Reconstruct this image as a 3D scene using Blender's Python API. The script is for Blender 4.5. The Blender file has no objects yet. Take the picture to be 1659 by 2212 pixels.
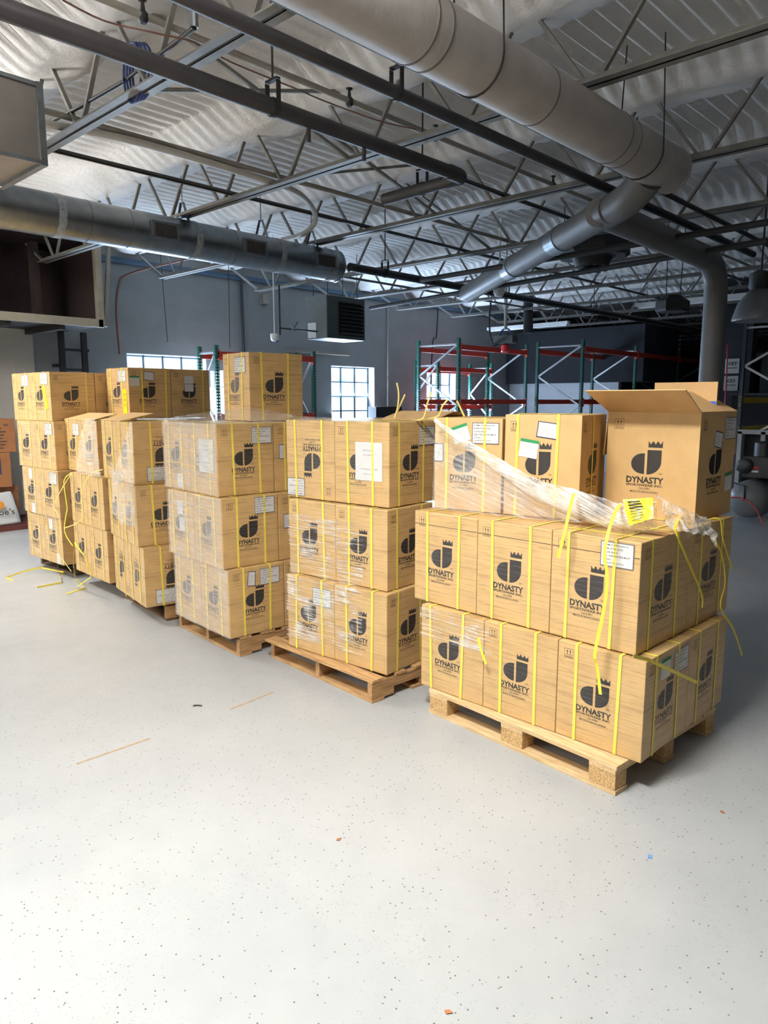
import bpy, bmesh, math, random
from mathutils import Vector, Matrix
random.seed(7)
S = bpy.context.scene
C = S.collection
R = math.radians
# ------------------------------------------------------------------ camera
cam_d = bpy.data.cameras.new('camera'); cam = bpy.data.objects.new('camera', cam_d); C.objects.link(cam)
cam.location = (0, 0, 1.79); cam.rotation_euler = (R(90 - 8.746), 0, R(-46.5))
cam_d.sensor_fit = 'HORIZONTAL'; cam_d.sensor_width = 36; cam_d.lens = 36 * 1560 / 1659
cam_d.clip_start = 0.02; cam_d.clip_end = 100
S.camera = cam
# ------------------------------------------------------------------ view, world
S.view_settings.view_transform = 'Standard'; S.view_settings.look = 'None'
S.view_settings.exposure = 0.0; S.view_settings.gamma = 1.0; S.view_settings.use_curve_mapping = False
W = bpy.data.worlds.new('world'); S.world = W; W.use_nodes = True
W.node_tree.nodes['Background'].inputs[0].default_value = (0.55, 0.72, 1.0, 1)
W.node_tree.nodes['Background'].inputs[1].default_value = 0.6
# ------------------------------------------------------------------ lamps of the hall (LED panels over the aisle) and added up-facing fill
LAMPS = [((0.95, 1.75, 3.7), 198, 130, (1.0, 0.985, 0.95), 0.4, 0.8),
         ((0.75, 7.9, 3.7), 150, 1100, (1.0, 0.985, 0.95), 0.4, 0.8),
         ((-3.6, 3.6, 3.7), 150, 1350, (1.0, 0.985, 0.96), 0.6, 1.2),
         ((-3.6, 9.0, 3.7), 100, 1100, (1.0, 0.985, 0.96), 0.6, 1.2)]
for loc, pw, pu, col, sx, sy in LAMPS:          # panels shine down; up-facing lights are added fill to brighten the ceiling
    for e, dz, rx in ((pw, -0.012, 0), (pu, 0.06, math.pi)):
        l = bpy.data.lights.new('lamp_or_fill_light', 'AREA'); l.shape = 'RECTANGLE'; l.size = sx; l.size_y = sy
        l.energy = e; l.color = col
        o = bpy.data.objects.new('lamp_or_fill_light', l); C.objects.link(o); o.location = (loc[0], loc[1], loc[2] + dz); o.rotation_euler = (rx, 0, 0)
# daylight that comes in through the wall windows
for x0, x1 in ((5.92, 7.45), (10.49, 11.81), (13.62, 14.77)):
    l = bpy.data.lights.new('window_daylight', 'AREA'); l.shape = 'RECTANGLE'; l.size = x1 - x0; l.size_y = 1.4
    l.energy = 430; l.color = (0.55, 0.74, 1.0)
    o = bpy.data.objects.new('window_daylight', l); C.objects.link(o)
    o.location = ((x0 + x1) / 2, 11.66, 1.85); o.rotation_euler = (R(-116), 0, 0)

# ------------------------------------------------------------------ materials
M = {}
def srgb(r, g, b):
    f = lambda c: (c / 12.92 if c <= 0.04045 else ((c + 0.055) / 1.055) ** 2.4)
    return (f(r / 255), f(g / 255), f(b / 255), 1)
class NT:
    def __init__(s, name):
        s.m = bpy.data.materials.new(name); s.m.use_nodes = True; s.t = s.m.node_tree
        s.b = s.t.nodes['Principled BSDF']; s.out = s.t.nodes['Material Output']; M[name] = s.m
    def n(s, ty, **k):
        x = s.t.nodes.new('ShaderNode' + ty)
        for a, v in k.items():
            if a[0] == '_': setattr(x, a[1:], v)
            else: x.inputs[a.replace('__', ' ')].default_value = v
        return x
    def l(s, a, b): s.t.links.new(a, b)
    def coord(s, sc=(1, 1, 1), kind='Object', rot=(0, 0, 0)):
        tc = s.n('TexCoord'); src = tc.outputs[kind]
        if any(rot):
            mr = s.n('Mapping'); mr.inputs['Rotation'].default_value = rot; s.l(src, mr.inputs['Vector']); src = mr.outputs['Vector']
        mp = s.n('Mapping'); mp.inputs['Scale'].default_value = sc
        s.l(src, mp.inputs['Vector']); return mp.outputs['Vector']
    def noise(s, vec, scale, detail=3, rough=0.55):
        x = s.n('TexNoise', Scale=scale, Detail=detail, Roughness=rough); s.l(vec, x.inputs['Vector']); return x.outputs['Fac']
    def ramp(s, fac, stops):
        x = s.n('ValToRGB'); e = x.color_ramp.elements
        while len(e) < len(stops): e.new(0.5)
        for i, (p, c) in enumerate(stops):
            e[i].position = p; e[i].color = c if len(c) == 4 else (*c, 1)
        s.l(fac, x.inputs['Fac']); return x.outputs['Color']
    def mix(s, fac, a, b, mode='MIX'):
        x = s.n('Mix', _data_type='RGBA', _blend_type=mode)
        for v, i in ((fac, 0), (a, 6), (b, 7)):
            if hasattr(v, 'links'): s.l(v, x.inputs[i])
            else: x.inputs[i].default_value = v
        return x.outputs[2]
    def bump(s, h, strength=0.3, dist=0.01):
        x = s.n('Bump', Strength=strength, Distance=dist); s.l(h, x.inputs['Height']); s.l(x.outputs['Normal'], s.b.inputs['Normal']); return x
    def base(s, c):
        if hasattr(c, 'links'): s.l(c, s.b.inputs['Base Color'])
        else: s.b.inputs['Base Color'].default_value = c
    def set(s, **k):
        for a, v in k.items(): s.b.inputs[a.replace('__', ' ')].default_value = v
def plain(name, col, rough=0.6, metal=0.0, var=0.12, scale=6.0, bump=0.0, bscale=60, spec=0.5):
    t = NT(name); v = t.coord()
    nz = t.noise(v, scale)
    d = tuple(c * (1 - var) for c in col[:3]) + (1,); u = tuple(min(1, c * (1 + var)) for c in col[:3]) + (1,)
    t.base(t.ramp(nz, [(0.3, d), (0.7, u)]))
    t.set(Roughness=rough, Metallic=metal); t.b.inputs['Specular IOR Level'].default_value = spec
    if bump: t.bump(t.noise(v, bscale, 4), bump, 0.01)
    return t
def cardboard(name, col, wrapped=0.0, rough=0.75):
    t = NT(name); v = t.coord()
    n1 = t.noise(v, 9, 4); n2 = t.noise(t.coord((1, 1, 0.02)), 160, 2)
    c = t.ramp(n1, [(0.25, tuple(x * 0.9 for x in col[:3])), (0.75, tuple(min(1, x * 1.08) for x in col[:3]))])
    c = t.mix(0.06, c, n2, 'MULTIPLY')
    h = t.noise(v, 5, 3)
    if wrapped:
        st = t.noise(t.coord((2.2, 2.2, 75)), 1.6, 5, 0.7)
        dk = t.ramp(st, [(0.36, (0.62, 0.6, 0.57)), (0.5, (1, 1, 1))])
        c = t.mix(wrapped * 0.75, c, dk, 'MULTIPLY')
        wh = t.ramp(st, [(0.58, (0, 0, 0)), (0.75, (1, 1, 1))])
        big = t.ramp(t.noise(t.coord((1, 1, 3)), 3, 2), [(0.45, (0, 0, 0)), (0.7, (1, 1, 1))])
        m = t.mix(1.0, wh, big, 'MULTIPLY')
        mm = t.n('Math', _operation='MULTIPLY'); t.l(m, mm.inputs[0]); mm.inputs[1].default_value = 0.5 * wrapped
        c = t.mix(mm.outputs[0], c, (0.85, 0.8, 0.72, 1))
        t.set(Roughness=0.5); t.b.inputs['Coat Weight'].default_value = 0.45 * wrapped; t.b.inputs['Coat Roughness'].default_value = 0.18
        ad = t.n('Math', _operation='ADD'); t.l(h, ad.inputs[0]); t.l(st, ad.inputs[1])
        t.bump(ad.outputs[0], 0.25, 0.006)
    else:
        t.set(Roughness=rough); t.bump(h, 0.18, 0.01)
    t.base(c)
CARD = srgb(206, 170, 115)
cardboard('cardboard', CARD)
cardboard('cardboard_wrapped', CARD, 1.0)
cardboard('cardboard_inner', srgb(206, 168, 116))
cardboard('cardboard_brown', srgb(150, 98, 58))
def ink(name, col, streak):
    t = NT(name); st = t.noise(t.coord((1.5, 60, 1.5)), 2.0, 5, 0.7)
    t.base(t.ramp(st, [(0.52, col), (0.72, tuple(min(1, c + streak) for c in col[:3]) + (1,))])); t.set(Roughness=0.55)
ink('ink', srgb(42, 38, 36), 0.0)
ink('ink_wrapped', srgb(46, 43, 41), 0.12)
ink('ink_hazed', srgb(84, 76, 68), 0.22)
plain('ink_line', srgb(60, 48, 40), 0.7)
plain('ink_blue', srgb(30, 35, 80), 0.7); plain('ink_green', srgb(40, 140, 80), 0.6); plain('ink_red', srgb(190, 60, 50), 0.6)
plain('ink_grey', srgb(104, 102, 104), 0.7)
plain('paper', srgb(212, 212, 210), 0.6, var=0.03); plain('paper_shine', srgb(225, 225, 222), 0.35, var=0.03)
plain('strap_yellow', srgb(236, 216, 90), 0.4, var=0.05); plain('strap_pale', srgb(226, 206, 120), 0.4, var=0.05)
plain('strap_loose', srgb(244, 222, 70), 0.35, var=0.05)
plain('yellow_tag', srgb(248, 230, 40), 0.3, var=0.04)
plain('blue_tape', srgb(35, 90, 190), 0.5); plain('brown_tape', srgb(170, 120, 70), 0.3)
def wood(name, a, b, rot=(0, 0, 0), sc=(3, 40, 40)):
    t = NT(name); v = t.coord(sc, rot=rot)
    n = t.noise(v, 1.6, 5, 0.65); k = t.noise(t.coord(), 5, 2)
    c = t.ramp(n, [(0.3, a), (0.68, b)]); c = t.mix(0.25, c, k, 'MULTIPLY')
    t.base(c); t.set(Roughness=0.8); t.bump(n, 0.35, 0.004)
wood('wood_new', srgb(196, 158, 108), srgb(240, 212, 164), sc=(40, 3, 40))
wood('wood_new_x', srgb(196, 158, 108), srgb(236, 206, 156), sc=(3, 40, 40))
wood('wood_old', srgb(150, 108, 66), srgb(216, 176, 122), sc=(40, 3, 40))
wood('wood_old_x', srgb(140, 100, 62), srgb(206, 164, 112), sc=(3, 40, 40))
wood('wood_dark', srgb(48, 36, 26), srgb(96, 74, 54), sc=(40, 3, 40))
wood('wood_dark_x', srgb(60, 44, 32), srgb(120, 92, 66), sc=(3, 40, 40))
t = NT('chipboard'); v = t.coord(); n = t.noise(v, 90, 4, 0.7); t.base(t.ramp(n, [(0.3, srgb(150, 112, 66)), (0.7, srgb(226, 190, 134))])); t.set(Roughness=0.85); t.bump(n, 0.6, 0.004)
wood('loft_wood', srgb(26, 15, 12), srgb(44, 26, 20), sc=(30, 30, 3))
# film
def film(name, lo, hi, sc, rough=0.16, tint=(0.93, 0.92, 0.9, 1), thr=(0.42, 0.72), rot=(0, 0, 0)):
    t = NT(name); v = t.coord(sc, rot=rot)
    n = t.noise(v, 1.5, 6, 0.7); g = t.noise(t.coord(), 7, 3)
    s_ = t.n('Math', _operation='MULTIPLY_ADD'); t.l(g, s_.inputs[0]); s_.inputs[1].default_value = 0.55; t.l(n, s_.inputs[2])
    mr = t.n('MapRange'); t.l(s_.outputs[0], mr.inputs['Value'])
    mr.inputs['From Min'].default_value = thr[0] + 0.27; mr.inputs['From Max'].default_value = thr[1] + 0.27
    mr.inputs['To Min'].default_value = lo; mr.inputs['To Max'].default_value = hi
    t.base(tint); t.set(Roughness=rough); t.b.inputs['Specular IOR Level'].default_value = 0.8
    t.bump(s_.outputs[0], 0.7, 0.012)
    tr = t.n('BsdfTransparent'); mx = t.n('MixShader')
    t.l(mr.outputs[0], mx.inputs[0]); t.l(tr.outputs[0], mx.inputs[1]); t.l(t.b.outputs[0], mx.inputs[2]); t.l(mx.outputs[0], t.out.inputs['Surface'])
film('film_haze', 0.20, 0.46, (1.2, 1.2, 45), thr=(0.38, 0.8))
film('film_streak', 0.01, 0.85, (2.0, 2.0, 70), thr=(0.49, 0.72))
film('film_light', 0.01, 0.4, (2.0, 2.0, 60), thr=(0.5, 0.8))
film('film_thin', 0.12, 0.55, (10, 2.5, 60), thr=(0.42, 0.78), tint=(0.8, 0.79, 0.77, 1), rot=(R(-19), 0, 0))
film('film_rope', 0.10, 0.88, (12, 2.5, 90), thr=(0.38, 0.66), rot=(R(-19), 0, 0))
film('film_knot', 0.25, 0.95, (24, 24, 24), thr=(0.4, 0.7))
# room
t = NT('floor_paint'); v = t.coord()
big = t.noise(v, 0.9, 4); mid = t.noise(v, 7, 4, 0.65)
c = t.ramp(big, [(0.3, srgb(168, 171, 172)), (0.7, srgb(179, 181, 181))])
c = t.mix(0.12, c, mid, 'MULTIPLY')
vo = t.n('TexVoronoi', Scale=46.0); t.l(v, vo.inputs['Vector'])
sp = t.ramp(vo.outputs['Distance'], [(0.09, (1, 1, 1)), (0.18, (0, 0, 0))])
pick = t.ramp(vo.outputs['Color'], [(0.5, (0, 0, 0)), (0.56, (1, 1, 1))])
m1 = t.mix(1.0, sp, pick, 'MULTIPLY')
c = t.mix(m1, c, srgb(80, 77, 68))
vo2 = t.n('TexVoronoi', Scale=95.0); t.l(v, vo2.inputs['Vector'])
sp2 = t.ramp(vo2.outputs['Distance'], [(0.10, (1, 1, 1)), (0.2, (0, 0, 0))])
pk2 = t.ramp(vo2.outputs['Color'], [(0.45, (0, 0, 0)), (0.52, (1, 1, 1))])
clus = t.ramp(t.noise(v, 2.2, 3), [(0.4, (0.1, 0.1, 0.1)), (0.65, (0.9, 0.9, 0.9))])
m2 = t.mix(1.0, t.mix(1.0, sp2, pk2, 'MULTIPLY'), clus, 'MULTIPLY')
c = t.mix(m2, c, srgb(98, 95, 86))
sc_ = t.ramp(t.noise(t.coord((0.6, 26, 1), rot=(0, 0, 0.5)), 1.2, 5, 0.7), [(0.68, (0, 0, 0)), (0.76, (0.35, 0.35, 0.35))])
c = t.mix(sc_, c, srgb(196, 196, 193))
t.base(c)
rr = t.ramp(t.noise(v, 3, 4), [(0.3, (0.30, 0.30, 0.30)), (0.7, (0.46, 0.46, 0.46))]); t.l(rr, t.b.inputs['Roughness']); t.bump(mid, 0.06, 0.01)
t.b.inputs['Specular IOR Level'].default_value = 0.45
def blockwall(name, a, b):
    t = NT(name); tc = t.n('TexCoord'); sx = t.n('SeparateXYZ'); cb = t.n('CombineXYZ'); t.l(tc.outputs['Object'], sx.inputs[0])
    ad = t.n('Math', _operation='ADD'); t.l(sx.outputs[0], ad.inputs[0]); t.l(sx.outputs[1], ad.inputs[1])
    t.l(ad.outputs[0], cb.inputs[0]); t.l(sx.outputs[2], cb.inputs[1])
    br = t.n('TexBrick', Scale=1.0); br.inputs['Brick Width'].default_value = 0.4; br.inputs['Row Height'].default_value = 0.2
    br.inputs['Mortar Size'].default_value = 0.006; br.inputs['Color1'].default_value = a; br.inputs['Color2'].default_value = b
    br.inputs['Mortar'].default_value = tuple(x * 0.93 for x in a[:3]) + (1,); br.inputs['Mortar Smooth'].default_value = 0.4
    t.l(cb.outputs[0], br.inputs['Vector'])
    n = t.noise(t.coord(), 2.5, 5); t.base(t.mix(0.22, br.outputs['Color'], n, 'MULTIPLY')); t.set(Roughness=0.8)
    t.bump(br.outputs['Fac'], -0.12, 0.004)
blockwall('wall_paint', srgb(138, 140, 140), srgb(134, 136, 136))
blockwall('wall_paint_warm', srgb(192, 186, 175), srgb(188, 182, 171))
blockwall('wall_white', srgb(200, 204, 208), srgb(196, 200, 204))
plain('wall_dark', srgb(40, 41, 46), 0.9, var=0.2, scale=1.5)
plain('reveal_paint', srgb(205, 214, 216), 0.7, var=0.04)
t = NT('spray_foam'); v = t.coord(); n = t.noise(v, 26, 6, 0.75); n2 = t.noise(v, 1.6, 4); n3 = t.noise(t.coord((0.5, 7, 1)), 1.5, 4)
c = t.ramp(n2, [(0.3, srgb(224, 220, 216)), (0.7, srgb(242, 239, 235))]); c = t.mix(0.16, c, n, 'MULTIPLY'); c = t.mix(0.14, c, n3, 'MULTIPLY')
t.base(c); t.set(Roughness=0.95); t.bump(n, 0.55, 0.02)
plain('foam_white', srgb(206, 201, 194), 0.95, var=0.1, scale=20, bump=0.6, bscale=40)
plain('joist_paint', srgb(118, 116, 110), 0.55, var=0.18, scale=9)
plain('joist_dark', srgb(70, 69, 66), 0.6, var=0.2, scale=9)
plain('pipe_black', srgb(46, 44, 46), 0.5, var=0.15); plain('pipe_grey', srgb(140, 134, 124), 0.6, var=0.15); plain('black_iron', srgb(30, 30, 31), 0.5)
plain('pvc_white', srgb(190, 186, 178), 0.5); plain('white_plastic', srgb(225, 225, 225), 0.4, var=0.03); plain('cable_brown', srgb(110, 72, 58), 0.6); plain('cable_black', srgb(22, 22, 24), 0.5)
plain('hose_blue', srgb(38, 54, 110), 0.45)
plain('duct_paint', srgb(152, 147, 142), 0.5, var=0.12, scale=4, bump=0.25, bscale=18)
plain('duct_paint_shaded', srgb(98, 97, 96), 0.5, var=0.1, scale=4, bump=0.2, bscale=18)  # same paint as the big duct, darkened to put shade into the colour
plain('duct_seam', srgb(96, 90, 86), 0.6)
t = plain('galvanised', srgb(138, 144, 148), 0.36, 1.0, var=0.12, scale=10)
plain('galvanised_warm', srgb(160, 155, 150), 0.38, 1.0, var=0.1, scale=4)
plain('sealant', srgb(150, 155, 156), 0.6, 0.3, var=0.3, scale=40, bump=0.5)
plain('sheet_grey', srgb(104, 108, 104), 0.45, var=0.06); plain('heater_front', srgb(62, 70, 66), 0.45, var=0.06); plain('heater_slat', srgb(26, 28, 28), 0.5)
plain('void_black', srgb(10, 10, 11), 0.9)
def rack_paint(name, col):           # punched rack post: rows of holes right through the sheet
    t = NT(name); t.base(col); t.set(Roughness=0.4); tc = t.n('TexCoord'); sp = t.n('SeparateXYZ'); t.l(tc.outputs['Object'], sp.inputs[0])
    def op(o, a, b=0.0):
        x = t.n('Math', _operation=o)
        for i, v in enumerate((a, b)):
            if hasattr(v, 'links'): t.l(v, x.inputs[i])
            else: x.inputs[i].default_value = v
        return x.outputs[0]
    fz_ = op('LESS_THAN', op('ABSOLUTE', op('SUBTRACT', op('FRACT', op('DIVIDE', sp.outputs[2], 0.0508)), 0.5)), 0.24)
    fx_ = op('LESS_THAN', op('ABSOLUTE', op('SUBTRACT', op('ABSOLUTE', sp.outputs[0]), 0.02)), 0.0075)
    fy_ = op('LESS_THAN', op('ABSOLUTE', sp.outputs[1]), 0.0075)
    side = op('GREATER_THAN', op('ABSOLUTE', sp.outputs[0]), 0.03)
    m = op('MULTIPLY', fz_, op('MAXIMUM', op('MULTIPLY', fx_, op('SUBTRACT', 1.0, side)), op('MULTIPLY', fy_, side)))
    tr = t.n('BsdfTransparent'); mx = t.n('MixShader'); t.l(m, mx.inputs[0]); t.l(t.b.outputs[0], mx.inputs[1]); t.l(tr.outputs[0], mx.inputs[2]); t.l(mx.outputs[0], t.out.inputs['Surface'])
rack_paint('rack_green', srgb(22, 92, 78)); plain('rack_orange', srgb(178, 56, 40), 0.45, var=0.08); plain('rack_silver', srgb(186, 188, 190), 0.35, 0.6); rack_paint('rack_blue', srgb(34, 52, 72)); plain('rack_yellow', srgb(205, 178, 60), 0.5)
plain('trim_beige', srgb(150, 142, 126), 0.6); plain('steel_black', srgb(34, 32, 32), 0.6); plain('ledger_blue', srgb(70, 96, 118), 0.5)
plain('tank_grey', srgb(112, 114, 116), 0.35, var=0.06); plain('motor_black', srgb(24, 24, 26), 0.45); plain('red_hose', srgb(196, 52, 60), 0.4); plain('red_label', srgb(200, 40, 40), 0.5)
plain('cabinet_white', srgb(176, 176, 172), 0.6); plain('fixture_white', srgb(210, 210, 208), 0.5)
plain('dark_red', srgb(80, 34, 28), 0.6); plain('muntin', srgb(56, 72, 84), 0.5); plain('orange_ink', srgb(230, 150, 50), 0.6)
plain('crack_brown', srgb(168, 144, 112), 0.85, var=0.2, scale=30); plain('leaf_brown', srgb(170, 110, 70), 0.8); plain('blue_paper', srgb(110, 150, 200), 0.7)
t = NT('window_glass'); n = t.noise(t.coord((1, 1, 0.6)), 2.2, 3)
c = t.ramp(n, [(0.35, (0.5, 0.8, 0.95)), (0.6, (0.86, 0.95, 1.0))]); t.base((0.6, 0.7, 0.8, 1)); t.set(Roughness=0.2)
t.l(c, t.b.inputs['Emission Color']); t.b.inputs['Emission Strength'].default_value = 1.1
t = NT('lamp_diffuser'); t.base((1, 1, 1, 1)); t.b.inputs['Emission Color'].default_value = (1, 0.96, 0.9, 1); t.b.inputs['Emission Strength'].default_value = 8

# ------------------------------------------------------------------ builders
MW = {}
def root_m(o): return MW.get(o.name, Matrix())
def add_obj(name, me, parent=None):
    o = bpy.data.objects.new(name, me); C.objects.link(o)
    if parent: o.parent = parent
    return o
def obj(name, bm, mat, parent=None, smooth=False, local=False, bevel=0.0):
    if bevel:
        bmesh.ops.bevel(bm, geom=bm.edges[:], offset=bevel, segments=2, affect='EDGES', profile=0.6)
    p = parent
    if p is not None and not local: bm.transform(root_m(p).inverted())
    me = bpy.data.meshes.new(name); bm.to_mesh(me); bm.free()
    if smooth:
        for f in me.polygons: f.use_smooth = True
        if smooth == 'auto': me.set_sharp_from_angle(angle=R(40))
    for m in (mat if isinstance(mat, (list, tuple)) else [mat]): me.materials.append(M[m])
    o = add_obj(name, me, parent)
    MW[o.name] = root_m(p) if p is not None else Matrix()
    return o
def tag(o, label, cat, group=None, kind=None):
    if label: o['label'] = label
    if cat: o['category'] = cat
    if group: o['group'] = group
    if kind: o['kind'] = kind
    return o
def thing(name, label, cat, loc=(0, 0, 0), yaw=0.0, group=None):
    o = bpy.data.objects.new(name, None); C.objects.link(o); o.location = loc; o.rotation_euler = (0, 0, yaw); o.empty_display_size = 0.1
    MW[o.name] = Matrix.Translation(loc) @ Matrix.Rotation(yaw, 4, 'Z')
    return tag(o, label, cat, group)
def struct(name, bm, mat, parent=None, smooth=False):
    o = obj(name, bm, mat, parent, smooth)
    if not parent: o['kind'] = 'structure'
    return o
def BM(): return bmesh.new()
def box(bm, c, s, rot=None):
    m = Matrix.Translation(c)
    if rot is not None: m = m @ (rot if isinstance(rot, Matrix) else Matrix.Rotation(rot, 4, 'Z'))
    bmesh.ops.create_cube(bm, size=1, matrix=m @ Matrix.Diagonal((*s, 1))); return bm
def bx(bm, x0, x1, y0, y1, z0, z1):
    return box(bm, ((x0 + x1) / 2, (y0 + y1) / 2, (z0 + z1) / 2), (abs(x1 - x0), abs(y1 - y0), abs(z1 - z0)))
def frame_of(d, up=Vector((0, 0, 1))):
    d = d.normalized()
    if abs(d.dot(up)) > 0.98: up = Vector((1, 0, 0))
    x = d.cross(up).normalized(); y = x.cross(d).normalized(); return x, y
def bar(bm, a, b, w, h, up=Vector((0, 0, 1))):
    a = Vector(a); b = Vector(b); x, y = frame_of(b - a, Vector(up)); d = b - a
    m = Matrix((( x.x * w, y.x * h, d.x, (a.x + b.x) / 2), (x.y * w, y.y * h, d.y, (a.y + b.y) / 2), (x.z * w, y.z * h, d.z, (a.z + b.z) / 2), (0, 0, 0, 1)))
    bmesh.ops.create_cube(bm, size=1, matrix=m); return bm
def smoothpath(pts, n=4):
    P = [Vector(p) for p in pts]; out = []
    for i in range(len(P) - 1):
        p0 = P[max(i - 1, 0)]; p1 = P[i]; p2 = P[i + 1]; p3 = P[min(i + 2, len(P) - 1)]
        for k in range(n):
            t = k / n; out.append(0.5 * ((2 * p1) + (p2 - p0) * t + (2 * p0 - 5 * p1 + 4 * p2 - p3) * t * t + (3 * p1 - p0 - 3 * p2 + p3) * t ** 3))
    out.append(P[-1]); return out
def tube(bm, pts, r, n=12, caps=True, curve=0):
    P = smoothpath(pts, curve) if curve else [Vector(p) for p in pts]
    rings = []; x = None
    for i, p in enumerate(P):
        d = (P[min(i + 1, len(P) - 1)] - P[max(i - 1, 0)]).normalized()
        if x is None: x, y = frame_of(d)
        else:
            x = (x - d * x.dot(d)).normalized(); y = x.cross(d)
        rr = r[i] if isinstance(r, (list, tuple)) else r
        rings.append([bm.verts.new(p + (x * math.cos(2 * math.pi * k / n) + y * math.sin(2 * math.pi * k / n)) * rr) for k in range(n)])
    for a, b in zip(rings, rings[1:]):
        for k in range(n): bm.faces.new((a[k], a[(k + 1) % n], b[(k + 1) % n], b[k]))
    if caps: bm.faces.new(rings[0][::-1]); bm.faces.new(rings[-1])
    return bm
def ribbon(bm, pts, w, across, th=0.0012, curve=3):
    P = smoothpath(pts, curve) if curve else [Vector(p) for p in pts]; rows = []
    for i, p in enumerate(P):
        d = (P[min(i + 1, len(P) - 1)] - P[max(i - 1, 0)]).normalized()
        a = Vector(across); a = (a - d * a.dot(d))
        if a.length < 0.05: a = d.orthogonal()
        a = a.normalized() * w / 2; nn = d.cross(a).normalized() * th / 2
        rows.append([bm.verts.new(p + a + nn), bm.verts.new(p - a + nn), bm.verts.new(p - a - nn), bm.verts.new(p + a - nn)])
    for a, b in zip(rows, rows[1:]):
        for k in range(4): bm.faces.new((a[k], a[(k + 1) % 4], b[(k + 1) % 4], b[k]))
    bm.faces.new(rows[0][::-1]); bm.faces.new(rows[-1]); return bm
def sheet(bm, cols, nu=4, nv=8, amp=0.006, seed=0, fr=9.0):
    """cols: list of columns of points (same length); bilinear refine with wrinkles"""
    from mathutils import noise
    nc = len(cols); nr = len(cols[0]); g = []
    for i in range((nc - 1) * nu + 1):
        ci = min(i // nu, nc - 2); t = i / nu - ci; row = []
        for j in range((nr - 1) * nv + 1):
            cj = min(j // nv, nr - 2); s = j / nv - cj
            p = (Vector(cols[ci][cj]) * (1 - t) * (1 - s) + Vector(cols[ci + 1][cj]) * t * (1 - s) + Vector(cols[ci][cj + 1]) * (1 - t) * s + Vector(cols[ci + 1][cj + 1]) * t * s)
            k = noise.noise_vector(p * fr + Vector((seed, 0, 0))) + 0.5 * noise.noise_vector(p * fr * 2.7 + Vector((0, seed, 0)))
            row.append(bm.verts.new(p + Vector((k.x, k.y * 0.6, k.z * 0.5)) * amp))
        g.append(row)
    for a, b in zip(g, g[1:]):
        for k in range(len(a) - 1): bm.faces.new((a[k], a[k + 1], b[k + 1], b[k]))
    return bm
def lathe(bm, prof, c, n=24, axis='Z'):
    rings = []
    for r, z in prof:
        ring = []
        for k in range(n):
            a = 2 * math.pi * k / n; p = (r * math.cos(a), r * math.sin(a), z)
            if axis == 'X': p = (p[2], p[0], p[1])
            if axis == 'Y': p = (p[0], p[2], p[1])
            ring.append(bm.verts.new(Vector(c) + Vector(p)))
        rings.append(ring)
    for a, b in zip(rings, rings[1:]):
        for k in range(n): bm.faces.new((a[k], a[(k + 1) % n], b[(k + 1) % n], b[k]))
    bm.faces.new(rings[0][::-1]); bm.faces.new(rings[-1]); return bm
def copy_tree(o, parent=None):
    c = o.copy(); C.objects.link(c)
    if parent: c.parent = parent
    for ch in list(o.children): copy_tree(ch, c)
    return c
# flat lettering: returns verts/faces added to bm in the XY plane, fitted to a width and height
def letters(bm, s, x0, y0, w, h, bold=0.0, res=2):
    cu = bpy.data.curves.new('letters', 'FONT'); cu.body = s; cu.size = 1; cu.resolution_u = res; cu.offset = bold; cu.fill_mode = 'FRONT'
    o = bpy.data.objects.new('letters', cu); C.objects.link(o)
    dg = bpy.context.evaluated_depsgraph_get(); me = bpy.data.meshes.new_from_object(o.evaluated_get(dg))
    bpy.data.objects.remove(o); bpy.data.curves.remove(cu)
    xs = [v.co.x for v in me.vertices]; ys = [v.co.y for v in me.vertices]
    if xs:
        sx = w / max(max(xs) - min(xs), 1e-6); sy = h / max(max(ys) - min(ys), 1e-6); mx, my = min(xs), min(ys)
        for v in me.vertices: v.co = ((v.co.x - mx) * sx + x0, (v.co.y - my) * sy + y0, 0)
        bm.from_mesh(me)
    bpy.data.meshes.remove(me); return bm
def poly(bm, pts, z=0.0): bm.faces.new([bm.verts.new((x, y, z)) for x, y in pts]); return bm
# ------------------------------------------------------------------ the room
def bands(bm, axis_lo, axis_hi, zlo, zhi, holes, slab):
    xs = axis_lo
    for h0, h1, z0, z1 in sorted(holes):
        slab(bm, xs, h0, zlo, zhi); slab(bm, h0, h1, zlo, z0); slab(bm, h0, h1, z1, zhi); xs = h1
    slab(bm, xs, axis_hi, zlo, zhi)
XE, XW, YN, YS = 29.0, -7.0, 11.5, -9.0
struct('floor', bx(BM(), XW, XE, YS, YN + 0.25, -0.12, 0), 'floor_paint')
WIN = [(5.92, 7.45, 1.12, 2.577), (10.49, 11.81, 1.12, 2.535), (13.62, 14.77, 1.12, 2.52)]
b = BM(); bands(b, XW, XE, 0, 4.6, WIN, lambda bm, a, c, z0, z1: bx(bm, a, c, YN, YN + 0.25, z0, z1)); struct('wall_left', b, 'wall_paint')
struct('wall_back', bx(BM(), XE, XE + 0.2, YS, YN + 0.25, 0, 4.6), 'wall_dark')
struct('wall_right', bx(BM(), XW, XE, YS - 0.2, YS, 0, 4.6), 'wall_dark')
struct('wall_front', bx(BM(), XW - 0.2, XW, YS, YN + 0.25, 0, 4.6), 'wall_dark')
struct('trim_1', bx(BM(), XW, 4.42, YN - 0.05, YN, 0, 2.84), 'wall_paint_warm')       # warmer, thicker lower wall under the loft
b = BM(); bx(b, 17.2, 17.35, 8.3, YN, 0, 2.25); struct('trim_2', b, 'wall_white')
struct('trim_5', bx(BM(), 16.01, 16.3, 4.9, 5.6, 0, 4.3), 'wall_dark')
struct('trim_3', bx(BM(), 17.0, 19.0, 7.6, YN, 2.25, 3.6), 'wall_dark')
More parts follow.
